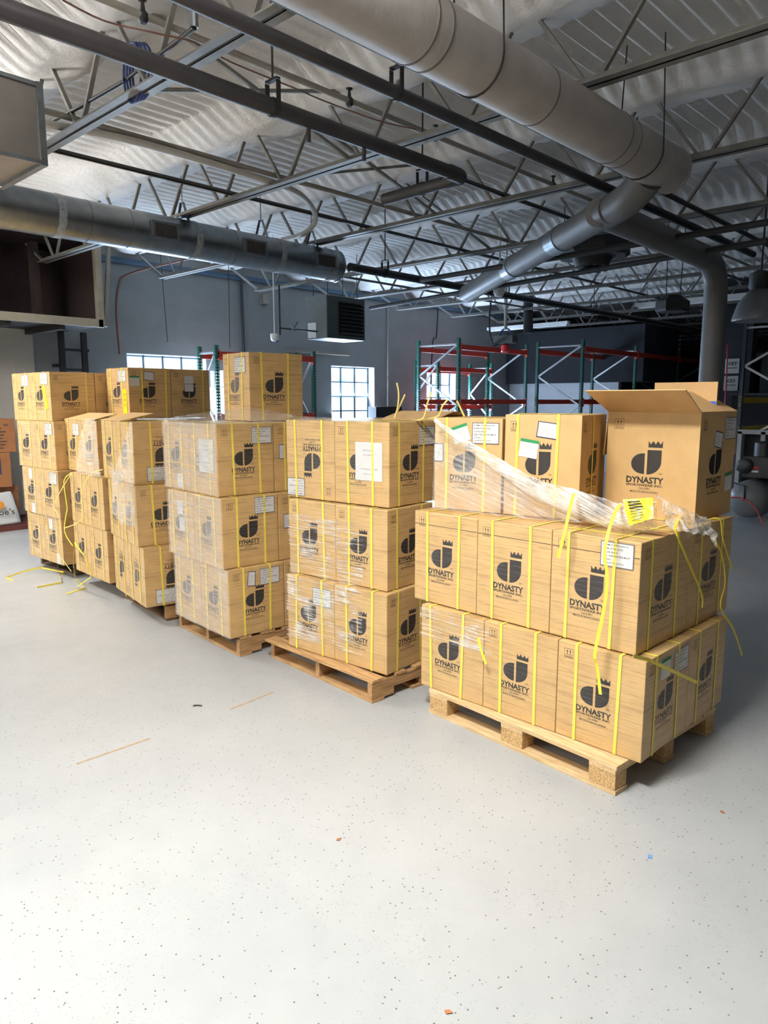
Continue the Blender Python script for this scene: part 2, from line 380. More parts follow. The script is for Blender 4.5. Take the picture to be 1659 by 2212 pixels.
# blue steel ledger angle on top of the left wall
b = BM(); bx(b, -2, 24, YN - 0.07, YN, 4.0, 4.02); bx(b, -2, 24, YN - 0.012, YN, 4.0, 4.09); struct('trim_4', b, 'ledger_blue')
for i, (x0, x1, z0, z1) in enumerate(WIN):
    y = YN + 0.19
    b = BM()
    bx(b, x0, x1, YN - 0.03, YN + 0.2, z0 - 0.05, z0)                       # sill
    for (a, c, e, f) in ((x0, x0 + 0.012, z0, z1), (x1 - 0.012, x1, z0, z1), (x0, x1, z1 - 0.012, z1)): bx(b, a, c, YN + 0.002, YN + 0.2, e, f)
    w = struct('window_%d' % (i + 1), b, 'reveal_paint')
    b = BM(); nx = 4 if i == 0 else 3
    for k in range(nx + 1): xx = x0 + 0.03 + (x1 - x0 - 0.06) * k / nx; bx(b, xx - 0.011, xx + 0.011, y - 0.02, y + 0.01, z0, z1)
    zz = z1 - 0.03
    while zz > z0: bx(b, x0, x1, y - 0.02, y + 0.01, zz - 0.011, zz + 0.011); zz -= 0.31
    struct('window_frame', b, 'muntin', w)
    struct('pane', bx(BM(), x0, x1, y + 0.012, y + 0.02, z0, z1), 'window_glass', w)
# ceiling: corrugated deck sprayed with foam, thick smooth bands over the joists
JX = [2.44 + 1.81 * k for k in range(14)]
from mathutils import noise as mn
b = BM(); xs = []; x = XW
while x < XE + 0.01:
    near = min(abs(x - j) for j in JX); xs.append(x); x += 0.075 if near < 0.42 else 0.3
ys = [YS + 0.0375 * i for i in range(int((YN + 0.05 - YS) / 0.0375) + 1)]
prev = None
for x in xs:
    near = min(abs(x - j) for j in JX); row = []
    t_ = max(0.0, min(1.0, (0.36 - near) / 0.2)); t_ = t_ * t_ * (3 - 2 * t_)
    for y in ys:
        q = mn.noise(Vector((x * 1.1, y * 0.7, 3.1)))
        tt = max(0.0, min(1.0, t_ * (1 + (0.5 if near > 0.13 else 0.0) * mn.noise(Vector((x * 1.7, y * 1.3, 9))))))
        wv = 0.6 * mn.noise(Vector((x * 0.9, y * 0.4, 0)))
        rib = 0.036 * math.sin(2 * math.pi * (y / 0.15) + wv) * (1 - tt) * (0.8 + 0.4 * q)
        row.append(b.verts.new((x, y, 4.31 + rib - 0.165 * tt + 0.014 * q + 0.03 * tt * mn.noise(Vector((x * 4, y * 2.2, 1))))))
    if prev:
        for k in range(len(ys) - 1): b.faces.new((prev[k], row[k], row[k + 1], prev[k + 1]))
    prev = row
struct('ceiling', b, 'spray_foam', smooth=True)

# ------------------------------------------------------------------ printing on the cartons
def fx(px): return (px - 668) * 0.000622
def fz(py): return (1270 - py) * 0.000592
def logo_mesh():
    b = BM(); x0, x1, yt, yb = fx(645), fx(768), fz(598), fz(655)
    n = 3; pts = [(x0, yb), (x1, yb), (x1, yt)]
    for k in range(n, 0, -1):
        xa = x0 + (x1 - x0) * (k - 0.5) / n; pts.append((xa, yt - (yt - yb) * 0.52)); pts.append((x0 + (x1 - x0) * (k - 1) / n, yt))
    # crown as strips so that every face is convex
    m = yb + (yt - yb) * 0.48; poly(b, [(x0, yb), (x1, yb), (x1, m), (x0, m)])
    for k in range(n):
        a = x0 + (x1 - x0) * k / n; c = x0 + (x1 - x0) * (k + 1) / n; md = (a + c) / 2
        poly(b, [(a, m), (md, m), (a, yt)]); poly(b, [(md, m), (c, m), (c, yt)])
    # right half: square top, rounded lower right
    xa, xb, top, bot = fx(640), fx(762), fz(677), fz(890); ymid = fz(775)
    pts = [(xa, bot)] + [(xa + (xb - xa) * math.sin(a), ymid - (ymid - bot) * math.cos(a)) for a in [math.pi / 2 * k / 12 for k in range(1, 13)]] + [(xb, top), (xa, top)]
    poly(b, pts)
    # left half: rounded leaf
    xa, xb, top, bot = fx(500), fx(618), fz(708), fz(888); cy = (top + bot) / 2
    poly(b, [(xb, top)] + [(xb - (xb - xa) * math.sin(a) ** 0.85, cy + (top - cy) * math.cos(a)) for a in [math.pi * k / 20 for k in range(1, 20)]] + [(xb, bot)])
    letters(b, 'DYNASTY', fx(463), fz(970), fx(790) - fx(463), fz(912) - fz(970), 0.035)
    letters(b, 'SPORTSWEAR INC.', fx(463), fz(997), fx(786) - fx(463), fz(976) - fz(997), 0.03)
    letters(b, 'CA 67491', fx(575), fz(1026), fx(673) - fx(575), fz(1006) - fz(1026), 0.008)
    letters(b, 'MADE IN BANGLADESH', fx(502), fz(1054), fx(746) - fx(502), fz(1036) - fz(1054), 0.012)
    letters(b, 'TM', fx(742), fz(889), fx(775) - fx(742), fz(873) - fz(889), 0.0)
    return b
def mark_mesh():
    b = BM(); x0, x1, y0, y1 = fx(333), fx(418), fz(502), fz(412); w = 0.0016
    for (a, c, e, f) in ((x0, x1, y0, y0 + w), (x0, x1, y1 - w, y1), (x0, x0 + w, y0, y1), (x1 - w, x1, y0, y1), (x0 + 0.006, x1 - 0.006, y0 + 0.018, y0 + 0.0195)):
        poly(b, [(a, e), (c, e), (c, f), (a, f)])
    for cx in (x0 + (x1 - x0) * 0.34, x0 + (x1 - x0) * 0.68):
        yb = y0 + 0.021; yt = y1 - 0.007
        poly(b, [(cx - 0.0017, yb), (cx + 0.0017, yb), (cx + 0.0017, yt - 0.008), (cx - 0.0017, yt - 0.008)]); poly(b, [(cx - 0.006, yt - 0.009), (cx + 0.006, yt - 0.009), (cx, yt)])
    letters(b, 'FRAGILE', x0 + 0.006, y0 + 0.004, x1 - x0 - 0.012, 0.009, 0.01); return b
def to_mesh(b, name, mats):
    me = bpy.data.meshes.new(name); b.to_mesh(me); b.free()
    for m in (mats if isinstance(mats, (list, tuple)) else [mats]): me.materials.append(M[m])
    return me
LOGO = {k: to_mesh(logo_mesh(), 'printed_logo', k) for k in ('ink', 'ink_wrapped', 'ink_hazed')}
MARK = {k: to_mesh(mark_mesh(), 'handling_mark', k) for k in ('ink_line', 'ink_hazed')}
def sheet_mesh(w, h, paper, border=None, lines=(), header=None, curl=0.0):
    """a paper sticker: backing, optional coloured border or header strip, and its text"""
    b = BM(); idx = []
    box(b, (0, 0, 0.0004), (w, h, 0.0008)); n0 = len(b.faces)
    me_lines = BM()
    for s, x, y, lw, lh, bold in lines: letters(me_lines, s, x - w / 2, y - h / 2, lw, lh, bold, 1)
    for f in b.faces: f.material_index = 0
    z = 0.001
    if border:
        t = 0.0045
        for (a, c, e, f) in ((-w / 2, w / 2, -h / 2, -h / 2 + t), (-w / 2, w / 2, h / 2 - t, h / 2), (-w / 2, -w / 2 + t, -h / 2, h / 2), (w / 2 - t, w / 2, -h / 2, h / 2)):
            poly(b, [(a, e), (c, e), (c, f), (a, f)], z); b.faces.ensure_lookup_table(); b.faces[-1].material_index = 1
    if header:
        poly(b, [(-w / 2, h / 2 - header), (w / 2, h / 2 - header), (w / 2, h / 2), (-w / 2, h / 2)], z); b.faces.ensure_lookup_table(); b.faces[-1].material_index = 1
    me = bpy.data.meshes.new('t'); me_lines.to_mesh(me); me_lines.free(); k0 = len(b.faces); nv = len(b.verts); b.from_mesh(me); bpy.data.meshes.remove(me)
    b.verts.ensure_lookup_table(); b.faces.ensure_lookup_table()
    for v in b.verts[nv:]: v.co.z = z + 0.0001
    for f in b.faces[k0:]: f.material_index = 2
    return b
IL = ['PCM# DS-VA260110', 'BUYER STYLE: D5302', 'COLOR: BLACK', 'SIZE: ONE SIZE FITS MOST', 'CT NO:', 'QUANTITY: 72 PCS']
IW = [0.125, 0.10, 0.075, 0.135, 0.045, 0.105]
ITEM = sheet_mesh(0.165, 0.118, 'paper', 'x', [(s, 0.012, 0.098 - 0.017 * i, w_, 0.0085, 0.015) for i, (s, w_) in enumerate(zip(IL, IW))])
rnd = random.Random(3)
def scribble(w, h, n, top=0.02):
    b = []
    for i in range(n):
        y = h - top - (h - top - 0.012) * (i + 0.5) / n
        b.append((''.join(rnd.choice('ilnouermtsa  ') for _ in range(16)).strip() or 'nl', 0.01, y, w * rnd.uniform(0.35, 0.8), 0.0032, 0.0))
    return b
LAB = {'item': to_mesh(ITEM, 'shipping_label', ['paper', 'ink_grey', 'ink']),
       'slip': to_mesh(sheet_mesh(0.115, 0.085, 'paper', 'x', scribble(0.115, 0.085, 6)), 'inspection_slip', ['paper', 'ink_blue', 'ink_grey']),
       'tall': to_mesh(sheet_mesh(0.062, 0.105, 'paper', 'x', scribble(0.062, 0.105, 9)), 'inspection_slip', ['paper', 'ink_blue', 'ink_grey']),
       'tag': to_mesh(sheet_mesh(0.105, 0.098, 'paper', None, scribble(0.105, 0.098, 5, 0.026), 0.017), 'green_topped_tag', ['paper', 'ink_green', 'ink_grey']),
       'plain': to_mesh(sheet_mesh(0.085, 0.105, 'paper', None, scribble(0.085, 0.105, 4)), 'white_sticker', ['paper', 'ink_grey', 'ink_grey']),
       'bol': to_mesh(sheet_mesh(0.215, 0.235, 'paper', None, [('BOL P500586', 0.065, 0.180, 0.078, 0.010, 0), ('Order #A49901', 0.062, 0.152, 0.084, 0.010, 0), ('To: PETERSBURG, VA 23805', 0.035, 0.064, 0.145, 0.011, 0), ('Skid 4 out of 6', 0.066, 0.036, 0.078, 0.010, 0)]), 'bill_of_lading_sheet', ['paper', 'ink_grey', 'ink_grey']),
       'bol2': to_mesh(sheet_mesh(0.215, 0.235, 'paper', None, [('BOL P500586', 0.065, 0.180, 0.078, 0.010, 0), ('Order #A49901', 0.062, 0.152, 0.084, 0.010, 0), ('To: PETERSBURG, VA 23805', 0.035, 0.064, 0.145, 0.011, 0), ('Skid 3 out of 6', 0.066, 0.036, 0.078, 0.010, 0)]), 'bill_of_lading_sheet', ['paper', 'ink_grey', 'ink_grey'])}
def strip_tag():
    b = sheet_mesh(0.07, 0.24, 'x', None, [('|||| || |||', 0.012, 0.17 - 0.05 * i, 0.04, 0.03, 0.01) for i in range(3)]); return b
LAB['ytag'] = to_mesh(strip_tag(), 'yellow_sticker', ['yellow_tag', 'ink', 'ink'])
RF = Matrix(((0, 0, -1, 0), (-1, 0, 0, 0), (0, 1, 0, 0), (0, 0, 0, 1)))        # print lying on the front face
RR = Matrix(((1, 0, 0, 0), (0, 0, -1, 0), (0, 1, 0, 0), (0, 0, 0, 1)))         # print lying on the right face
jit = random.Random(11)
LABELNAME = {'item': 'shipping_label', 'slip': 'inspection_slip', 'tall': 'inspection_slip', 'tag': 'customs_tag', 'plain': 'white_sticker', 'bol': 'bill_of_lading', 'bol2': 'bill_of_lading', 'ytag': 'yellow_sticker'}
def carton(label, group, P, yaw, w, d, h, front=True, right=True, flip='', wrap=True, haze='', fs=(0.22, 0.73), rs=(0.22, 0.73), labels=(), plainbox=False, tape=False, pale=False, top=True):
    """P: near right corner on the base (front face = local -x, right face = local -y)"""
    Rm = Matrix.Rotation(yaw, 4, 'Z'); base = Vector(P) + Rm @ Vector((d / 2, w / 2, 0))
    t = thing('carton', label, 'carton', base, yaw, group)
    g = 0.003
    obj('box_body', box(BM(), (0, 0, h / 2), (d - g, w - g, h - g)), 'cardboard_wrapped' if wrap else 'cardboard', t, local=True, bevel=0.005)
    sm = 'strap_pale' if pale else 'strap_yellow'
    def place(me, name, face, cx, cz, sc=(1, 1), rot=0.0, off=0.0006):
        o = add_obj(name, me, t)
        L = Matrix.Translation((-d / 2 + g / 2 - off, w / 2 - cx * w, cz * h)) @ RF if face == 'F' else Matrix.Translation((-d / 2 + cx * d, -w / 2 + g / 2 - off, cz * h)) @ RR
        o.matrix_basis = L @ Matrix.Rotation(rot, 4, 'Z') @ Matrix.Diagonal((sc[0], sc[1], 1, 1)); return o
    for face, on, ww in (('F', front, w), ('R', right, d)):
        if not on: continue
        hz = face in haze; ik = 'ink_hazed' if hz else ('ink_wrapped' if wrap else 'ink'); s = (ww / 0.494, h / 0.545)
        fl = face in flip
        place(LOGO[ik], 'printed_logo', face, 0.5, 1.0 if fl else 0.0, s, math.pi if fl else 0.0)
        place(MARK['ink_hazed' if hz else 'ink_line'], 'handling_mark', face, 0.5, 1.0 if fl else 0.0, s, math.pi if fl else 0.0)
        for f in (fs if face == 'F' else rs):
            j0 = f + jit.uniform(-0.02, 0.02); j1 = f + jit.uniform(-0.02, 0.02); b = BM(); sw = 0.0155
            def pt(fr, z, dep, o_=0.0013):
                return (-d / 2 - o_ + dep * (d + 2 * o_), w / 2 - fr * w, z) if face == 'F' else (-d / 2 + fr * d, -w / 2 - o_ + dep * (w + 2 * o_), z)
            across = (0, 1, 0) if face == 'F' else (1, 0, 0)
            ribbon(b, [pt(j1, 0.002, 0), pt(j0, h + 0.001, 0)] + ([pt(j0, h + 0.001, 1)] if top else []), sw, across, 0.0012, 0)
            obj('strap', b, sm, t, local=True)
    for lb in labels:
        kind, face, cx, cz = lb[:4]; rot = R(lb[4]) if len(lb) > 4 else 0.0
        place(LAB[kind], LABELNAME[kind], face, cx, cz, (1, 1), rot, 0.0022)
    if tape: obj('packing_tape', box(BM(), (0, 0, h + 0.0004), (0.06, w, 0.0008)), 'brown_tape', t, local=True)
    return t
# measured positions of the load layers: near right corner x, y, yaw, width, depth, base, height
LAYER = {'P6L1': (3.053, 1.276, -1.08, 1.349, 0.988, 0.145, 0.488), 'P6L2': (3.083, 1.341, -2.01, 1.386, 1.08, 0.636, 0.529), 'D1': (3.338, 2.27, 10.3, 0.427, 0.46, 1.172, 0.524), 'D2': (3.42, 1.837, 11.31, 0.427, 0.461, 1.176, 0.543), 'D3': (3.771, 1.369, 0.06, 0.5, 0.531, 1.182, 0.551), 'P5L1': (3.035, 2.856, 3.83, 0.868, 0.342, 0.145, 0.503), 'P5L2': (3.082, 2.897, 3.9, 0.853, 0.473, 0.649, 0.499), 'P5L3': (3.134, 2.932, 4.0, 0.89, 0.46, 1.151, 0.516), 'P4L1': (2.774, 4.108, -4.82, 0.823, 0.443, 0.145, 0.489), 'P4L2': (2.77, 4.155, -4.82, 0.828, 0.451, 0.634, 0.494), 'P4L3': (2.811, 4.247, -5.44, 0.852, 0.458, 1.129, 0.505), 'T4': (3.309, 4.538, -5.39, 0.367, 0.488, 1.658, 0.497), 'P3L1': (2.754, 5.243, -9.99, 0.81, 0.249, 0.145, 0.487), 'P3L2': (2.757, 5.327, -10.49, 0.771, 0.46, 0.631, 0.489), 'P3L3': (2.802, 5.412, -8.86, 0.813, 0.46, 1.121, 0.502), 'P2L1': (2.918, 6.208, -2.82, 0.787, 0.057, 0.144, 0.485), 'P2L2': (2.917, 6.232, -3.59, 0.799, 0.46, 0.629, 0.48), 'P2L3': (3.001, 6.463, -4.45, 0.84, 0.46, 1.11, 0.498), 'P1L1': (2.941, 7.241, 1.79, 0.806, 0.103, 0.144, 0.481), 'P1L2': (2.928, 7.217, 1.57, 0.844, 0.46, 0.625, 0.482), 'P1L3': (2.947, 7.275, 1.68, 0.883, 0.46, 1.106, 0.483), 'P1L4': (2.971, 7.358, 1.7, 0.909, 0.46, 1.589, 0.487), 'T3': (3.537, 6.859, -0.05, 0.464, 0.94, 1.628, 0.492)}
VEIL_UP = [(3.19, 2.628, 1.694), (3.2, 2.485, 1.615), (3.23, 2.332, 1.525), (3.26, 2.169, 1.437), (3.28, 2.008, 1.361), (3.28, 1.817, 1.322), (3.27, 1.634, 1.289), (3.26, 1.51, 1.28), (3.3, 1.371, 1.301)]
VEIL_LOW = [(3.18, 2.637, 1.178), (3.19, 2.469, 1.18), (3.22, 2.316, 1.175), (3.25, 2.154, 1.171), (3.27, 1.995, 1.17), (3.27, 1.806, 1.182), (3.26, 1.625, 1.195), (3.25, 1.501, 1.201), (3.28, 1.357, 1.206)]
KNOT = [(3.415, 1.42, 1.299), (3.48, 1.33, 1.229), (3.616, 1.29, 1.194), (3.724, 1.27, 1.148), (3.742, 1.26, 1.076)]
STRAP_A = [(3.2, 1.748, 1.34), (3.1, 1.71, 1.288), (3.02, 1.686, 1.199), (3.0, 1.708, 1.055)]
STRAP_B = [(3.22, 1.516, 1.306), (3.08, 1.48, 1.27), (3.0, 1.466, 1.187), (2.98, 1.465, 1.105), (2.99, 1.451, 0.999), (2.98, 1.457, 0.849), (2.97, 1.485, 0.644), (2.99, 1.48, 0.577), (3.0, 1.463, 0.444)]
STRAP_C = [(3.661, 1.4, 1.219), (3.27, 1.27, 1.218), (3.268, 1.23, 1.127), (3.454, 1.2, 0.891), (3.48, 1.2, 0.812)]
STRAP_D = [(3.762, 1.27, 1.119), (3.829, 1.24, 1.005), (3.847, 1.22, 0.859), (3.741, 1.2, 0.757), (3.937, 1.19, 0.596), (4.078, 1.18, 0.419)]
STRAP_E = [(3.822, 1.33, 1.181), (3.939, 1.3, 1.173), (3.918, 1.27, 1.074), (4.044, 1.25, 0.894)]
STRAP_F = [(2.85, 1.25, 0.723), (2.994, 1.25, 0.67), (3.21, 1.225, 0.565), (3.504, 1.21, 0.425)]
STRAP_G = [(3.03, 2.183, 0.544), (3.02, 2.154, 0.482), (3.02, 2.122, 0.414)]
STICKS = [[(3.32, 3.062, 1.685), (3.32, 3.035, 1.751), (3.32, 3.027, 1.835), (3.32, 3.043, 1.9)], [(3.34, 3.076, 1.684), (3.34, 3.041, 1.75), (3.34, 2.992, 1.829)], [(3.4, 2.896, 1.686), (3.4, 2.867, 1.765), (3.4, 2.836, 1.842)], [(3.42, 2.803, 1.696), (3.42, 2.764, 1.757), (3.42, 2.719, 1.801)], [(3.45, 2.619, 1.698), (3.45, 2.648, 1.747), (3.45, 2.676, 1.79)]]
FS1 = [(2.566, 7.575, 0.004), (2.546, 7.717, 0.012), (2.738, 7.756, 0.04), (2.894, 7.712, 0.06), (2.996, 7.575, 0.03), (3.026, 7.453, 0.03), (2.95, 7.387, 0.02), (2.855, 7.116, 0.012), (2.618, 7.112, 0.006)]
FS2 = [(2.708, 6.672, 0.006), (2.927, 6.728, 0.012), (2.982, 7.097, 0.03), (2.86, 6.825, 0.249), (2.87, 6.781, 0.462), (2.84, 6.523, 0.37), (2.8, 6.308, 0.263), (2.78, 6.279, 0.22), (2.884, 6.835, 0.01)]
FS3 = [(2.93, 6.898, 1.108), (2.88, 6.958, 1.032), (2.87, 6.901, 0.784), (2.87, 6.932, 0.718), (2.86, 6.973, 0.538), (2.86, 6.809, 0.423)]
FS4 = [(2.92, 6.876, 1.102), (2.9, 6.989, 1.001), (2.89, 7.262, 0.768), (2.88, 7.152, 0.693), (2.88, 7.116, 0.512), (2.87, 7.17, 0.302), (2.87, 7.042, 0.223), (2.87, 6.904, 0.157)]
FS5 = [(2.86, 6.086, 1.201), (2.83, 6.223, 1.162), (2.82, 6.381, 1.056), (2.82, 6.46, 0.902), (2.82, 6.496, 0.714), (2.85, 6.959, 0.577)]
VEIL2 = [[(2.97, 6.634, 1.625), (2.94, 6.698, 1.389), (2.9, 6.746, 1.121)], [(2.96, 6.515, 1.636), (2.93, 6.549, 1.396), (2.89, 6.451, 1.125)], [(2.98, 6.429, 1.624), (2.95, 6.369, 1.382), (2.91, 6.246, 1.121)]]
VEIL3 = [[(2.77, 5.376, 1.628), (2.73, 5.468, 1.394), (2.7, 5.608, 1.164), (2.68, 5.577, 0.885)], [(2.77, 5.354, 1.629), (2.74, 5.413, 1.378), (2.71, 5.457, 1.148), (2.69, 5.455, 0.822)], [(2.775, 5.341, 1.629), (2.755, 5.346, 1.362), (2.73, 5.286, 1.138), (2.72, 5.288, 0.801)]]
KNOT3 = [(2.7, 5.558, 1.242), (2.7, 5.463, 1.193)]
SKIRT_UP = [(2.86, 5.033, 1.651), (2.95, 4.865, 1.683), (3.05, 4.705, 1.711), (3.18, 4.595, 1.728), (3.27, 4.457, 1.746), (3.3, 4.246, 1.717), (3.2, 3.864, 1.69), (3.15, 3.524, 1.683), (3.15, 3.224, 1.688)]
SKIRT_LOW = [(2.845, 5.01, 1.62), (2.83, 4.672, 1.624), (2.8, 4.325, 1.629), (2.82, 4.08, 1.64), (2.9, 3.957, 1.641), (2.98, 3.837, 1.645), (3.1, 3.744, 1.653), (3.12, 3.491, 1.664), (3.12, 3.194, 1.675)]
COMP = (11.6, 3.402, 0.283)
CABL = (12.6, 3.981, 1.273, 12.6, 3.894, 0.034)
RPOST = (12.9, 4.062, 2.997)
HOIST = (13.0, 8.829, 3.141)
SENS1 = (7.211, 9.2, 2.776)
SENS2 = (8.3, 5.758, 3.245)
LAMPHEX = (9.6, 3.944, 3.043)
LAMPBAY = (9.0, 2.717, 2.903)
COIL = (2.44, 4.471, 3.783)
GRILL = [(3.784, 6.73, 3.445), (4.089, 6.73, 3.472), (4.873, 6.73, 3.406), (5.185, 6.73, 3.422), (5.907, 6.73, 3.424), (6.235, 6.73, 3.413)]
HCORN = (8.309, 9.2, 3.539, 9.196, 9.2, 3.474, 8.298, 9.2, 2.828)
BRANCH = [(8.428, 8.296, 3.25), (7.489, 2.224, 3.25), (6.956, 5.973, 3.25), (6.729, 2.01, 3.25)]
FAN = [(8.3, 4.961, 3.768), (8.3, 4.007, 3.528), (8.3, 4.47, 3.386), (8.3, 4.493, 3.861)]
YTAG = [(3.24, 1.515, 1.33), (3.26, 1.379, 1.347), (3.2, 1.456, 1.215), (3.22, 1.352, 1.257)]
CABLE = [(7.087, 11.3, 4.225), (6.363, 11.3, 3.965), (5.989, 11.3, 3.831), (5.794, 11.3, 3.593), (5.738, 11.3, 3.156), (5.757, 11.3, 2.539)]
SPR = [(2.097, 4.175, 3.99), (2.941, 4.125, 3.99), (3.969, 4.126, 3.99), (6.124, 4.165, 3.99)]
LCOND = [(2.304, 5.478, 3.72), (2.946, 5.351, 3.72), (4.11, 5.409, 3.72), (4.608, 5.504, 3.72), (5.09, 5.83, 3.72), (5.487, 6.249, 3.72), (5.759, 6.766, 3.72), (5.792, 7.194, 3.72)]
WIRE = [(1.746, 3.849, 3.75), (1.979, 3.891, 3.75), (2.214, 3.817, 3.75), (2.43, 3.752, 3.75), (2.709, 3.803, 3.75), (3.203, 3.809, 3.75), (3.45, 3.82, 3.75), (3.933, 3.797, 3.75), (4.257, 3.711, 3.75)]
WIRE2 = [(2.41, 5.707, 3.8), (2.441, 5.232, 3.8), (2.46, 4.605, 3.8), (2.402, 3.704, 3.8)]

# ------------------------------------------------------------------ pallets
def block_pallet(label, P, yaw, lx, ly):
    t = thing('pallet', label, 'pallet', P, yaw, 'wooden pallets under the cartons')
    H = 0.144; zb, zk, zs = 0.022, 0.1, 0.122
    for i, y in enumerate((0.055, ly / 2, ly - 0.055)):
        obj('bottom_board', bx(BM(), 0, lx, y - 0.05, y + 0.05, 0, zb), 'wood_new_x', t, local=True, bevel=0.002) if False else None
    for x in (0.05, lx / 2, lx - 0.05):
        obj('bottom_board', bx(BM(), x - 0.05, x + 0.05, 0, ly, 0, zb), 'wood_new', t, local=True, bevel=0.002)
        for y in (0.075, ly / 2, ly - 0.075):
            obj('block', bx(BM(), x - 0.048, x + 0.05, y - 0.07, y + 0.07, zb, zk), 'chipboard', t, local=True, bevel=0.003)
    for y in (0.075, ly / 2, ly - 0.075): obj('stringer_board', bx(BM(), 0, lx, y - 0.07, y + 0.07, zk, zs), 'wood_new_x', t, local=True, bevel=0.002)
    n = 7
    for k in range(n):
        wd = 0.14 if k in (0, 3, 6) else 0.1; x = wd / 2 + (lx - wd) * k / (n - 1) if k in (0, 6) else 0.07 + (lx - 0.14) * k / (n - 1)
        obj('deck_board', bx(BM(), x - wd / 2, x + wd / 2, 0, ly, zs, H), 'wood_new', t, local=True, bevel=0.002)
    return t
def stringer_pallet(label, P, yaw, lx, ly, a='wood_old', c='wood_old_x', warp=0.0):
    t = thing('pallet', label, 'pallet', P, yaw, 'wooden pallets under the cartons')
    for x in (0.05, lx * 0.32, lx * 0.68, lx - 0.05): obj('bottom_board', bx(BM(), x - 0.05, x + 0.05, 0, ly, 0, 0.018), a, t, local=True, bevel=0.002)
    for y in (0.022, ly / 2, ly - 0.022):
        b = BM(); z0, z1 = 0.018, 0.125       # notched stringer from five blocks
        n1, n2, n3, n4 = lx * 0.15, lx * 0.34, lx * 0.66, lx * 0.85
        for x0, x1, zl in ((0, n1, z0), (n1, n2, z0 + 0.045), (n2, n3, z0), (n3, n4, z0 + 0.045), (n4, lx, z0)): bx(b, x0, x1, y - 0.02, y + 0.02, zl, z1)
        obj('stringer', b, c, t, local=True)
    rn = random.Random(int(P[1] * 100))
    for k in range(7):
        wd = rn.choice((0.09, 0.1, 0.12)); x = 0.055 + (lx - 0.11) * k / 6
        if k == 0 and warp:
            b = BM(); bar(b, (0.05, 0, 0.132 + warp * 0.3), (0.0, ly, 0.136), 0.1, 0.017); obj('deck_board', b, a, t, local=True, bevel=0.002); continue
        obj('deck_board', bx(BM(), x - wd / 2, x + wd / 2, rn.uniform(-0.006, 0.004), ly + rn.uniform(-0.006, 0.006), 0.126, 0.143), a, t, local=True, bevel=0.002)
    return t
block_pallet('new pale block pallet with chipboard blocks under the nearest load', (2.955, 1.345, 0), R(-5.2), 1.0, 1.21)
stringer_pallet('notched stringer pallet with a twisted front board, second from right', (2.92, 2.868, 0), R(-4.2), 1.2, 1.08, warp=0.004)
stringer_pallet('notched stringer pallet under the third load from right', (2.845, 4.103, 0), R(-5.2), 1.2, 0.95)
stringer_pallet('stained stringer pallet with printed block, fourth load from right', (2.93, 5.243, 0), R(-6.6), 1.2, 0.92, 'wood_dark_x', 'wood_old_x')
stringer_pallet('dark pallet recessed under the fifth load from right', (3.16, 6.28, 0), R(-3.0), 1.1, 0.95, 'wood_dark', 'wood_dark_x')
stringer_pallet('dark pallet recessed under the leftmost load', (3.1, 7.33, 0), R(1.7), 1.1, 0.86, 'wood_dark', 'wood_dark_x')

# ------------------------------------------------------------------ cartons
def off(L, along=0.0, deep=0.0, z=None):
    x, y, yaw = L[0], L[1], R(L[2]); return (x - math.sin(yaw) * along + math.cos(yaw) * deep, y + math.cos(yaw) * along + math.sin(yaw) * deep, L[5] if z is None else z)
TIER = {1: 'bottom tier', 2: 'middle tier', 3: 'top tier', 4: 'fourth tier'}
def put(key, label, group, i=0, n=1, deep=0.0, d=0.46, **k):
    L = LAYER[key]; w = L[3] / n
    return carton(label, group, off(L, w * i, deep), R(L[2]), w, d, L[6], **k)
G6 = 'cartons on the nearest pallet'
lb = {('P6L2', 0): [('item', 'F', 0.75, 0.86)], ('P6L1', 0): [('tag', 'R', 0.42, 0.83), ('item', 'R', 0.78, 0.82)]}
fsP6 = {('P6L1', 0): (0.23, 0.71), ('P6L1', 1): (0.24, 0.73), ('P6L1', 2): (0.17, 0.68)}
for key, tier in (('P6L1', 'bottom'), ('P6L2', 'upper')):
    for i, pos in enumerate(('right corner', 'middle', 'left end')):
        extra = {'P6L20': ' and with large white shipping label', 'P6L10': ' behind a strap end'}.get(key + str(i), '')
        put(key, 'wrapped carton, %s of the front row, %s tier, nearest pallet' % (pos, tier), G6, i, 3, d=0.5 if key == 'P6L1' else 0.54,
            right=(i == 0), haze='R', labels=lb.get((key, i), ()), fs=fsP6.get((key, i), (0.22, 0.73)), tape=(key == 'P6L2'))
    if key == 'P6L2':
        for o in [o for o in C.objects if o.get('group') == G6 and 'upper tier' in o['label']]:
            hh = LAYER[key][6]; obj('lid_crease', box(BM(), (-0.27 + 0.0006, 0, hh - 0.075), (0.001, LAYER[key][3] / 3 - 0.012, 0.0022)), 'ink_line', o, local=True)
    dd = LAYER[key][4]; d0 = 0.5 if key == 'P6L1' else 0.54
    put(key, 'wrapped carton at the rear right, %s tier, nearest pallet' % tier, G6, 0, 3, deep=d0, d=dd - d0, front=False, haze='R')
    for i in (1, 2): put(key, 'carton hidden in the rear row of the nearest pallet', G6, i, 3, deep=d0, d=dd - d0, front=False, right=False)
L = LAYER['D1']; z = 1.166
carton('film-veiled carton with green tag and tall slip, left on the nearest load', G6, (L[0], L[1], z), R(L[2]), L[3], L[4], L[5] + L[6] - z, wrap=False, right=False,
       labels=[('tag', 'F', 0.40, 0.83, 18), ('item', 'F', 0.76, 0.84), ('tall', 'F', 0.07, 0.62)], fs=(0.2, 0.76))
L = LAYER['D2']
carton('unwrapped carton with navy-edged slip and green tag, middle on nearest load', G6, (L[0], L[1], z), R(L[2]), L[3], L[4], L[5] + L[6] - z, wrap=False,
       labels=[('tag', 'F', 0.33, 0.67, -8), ('slip', 'F', 0.57, 0.85, -7)], fs=(0.17, 0.69), rs=(0.42,))
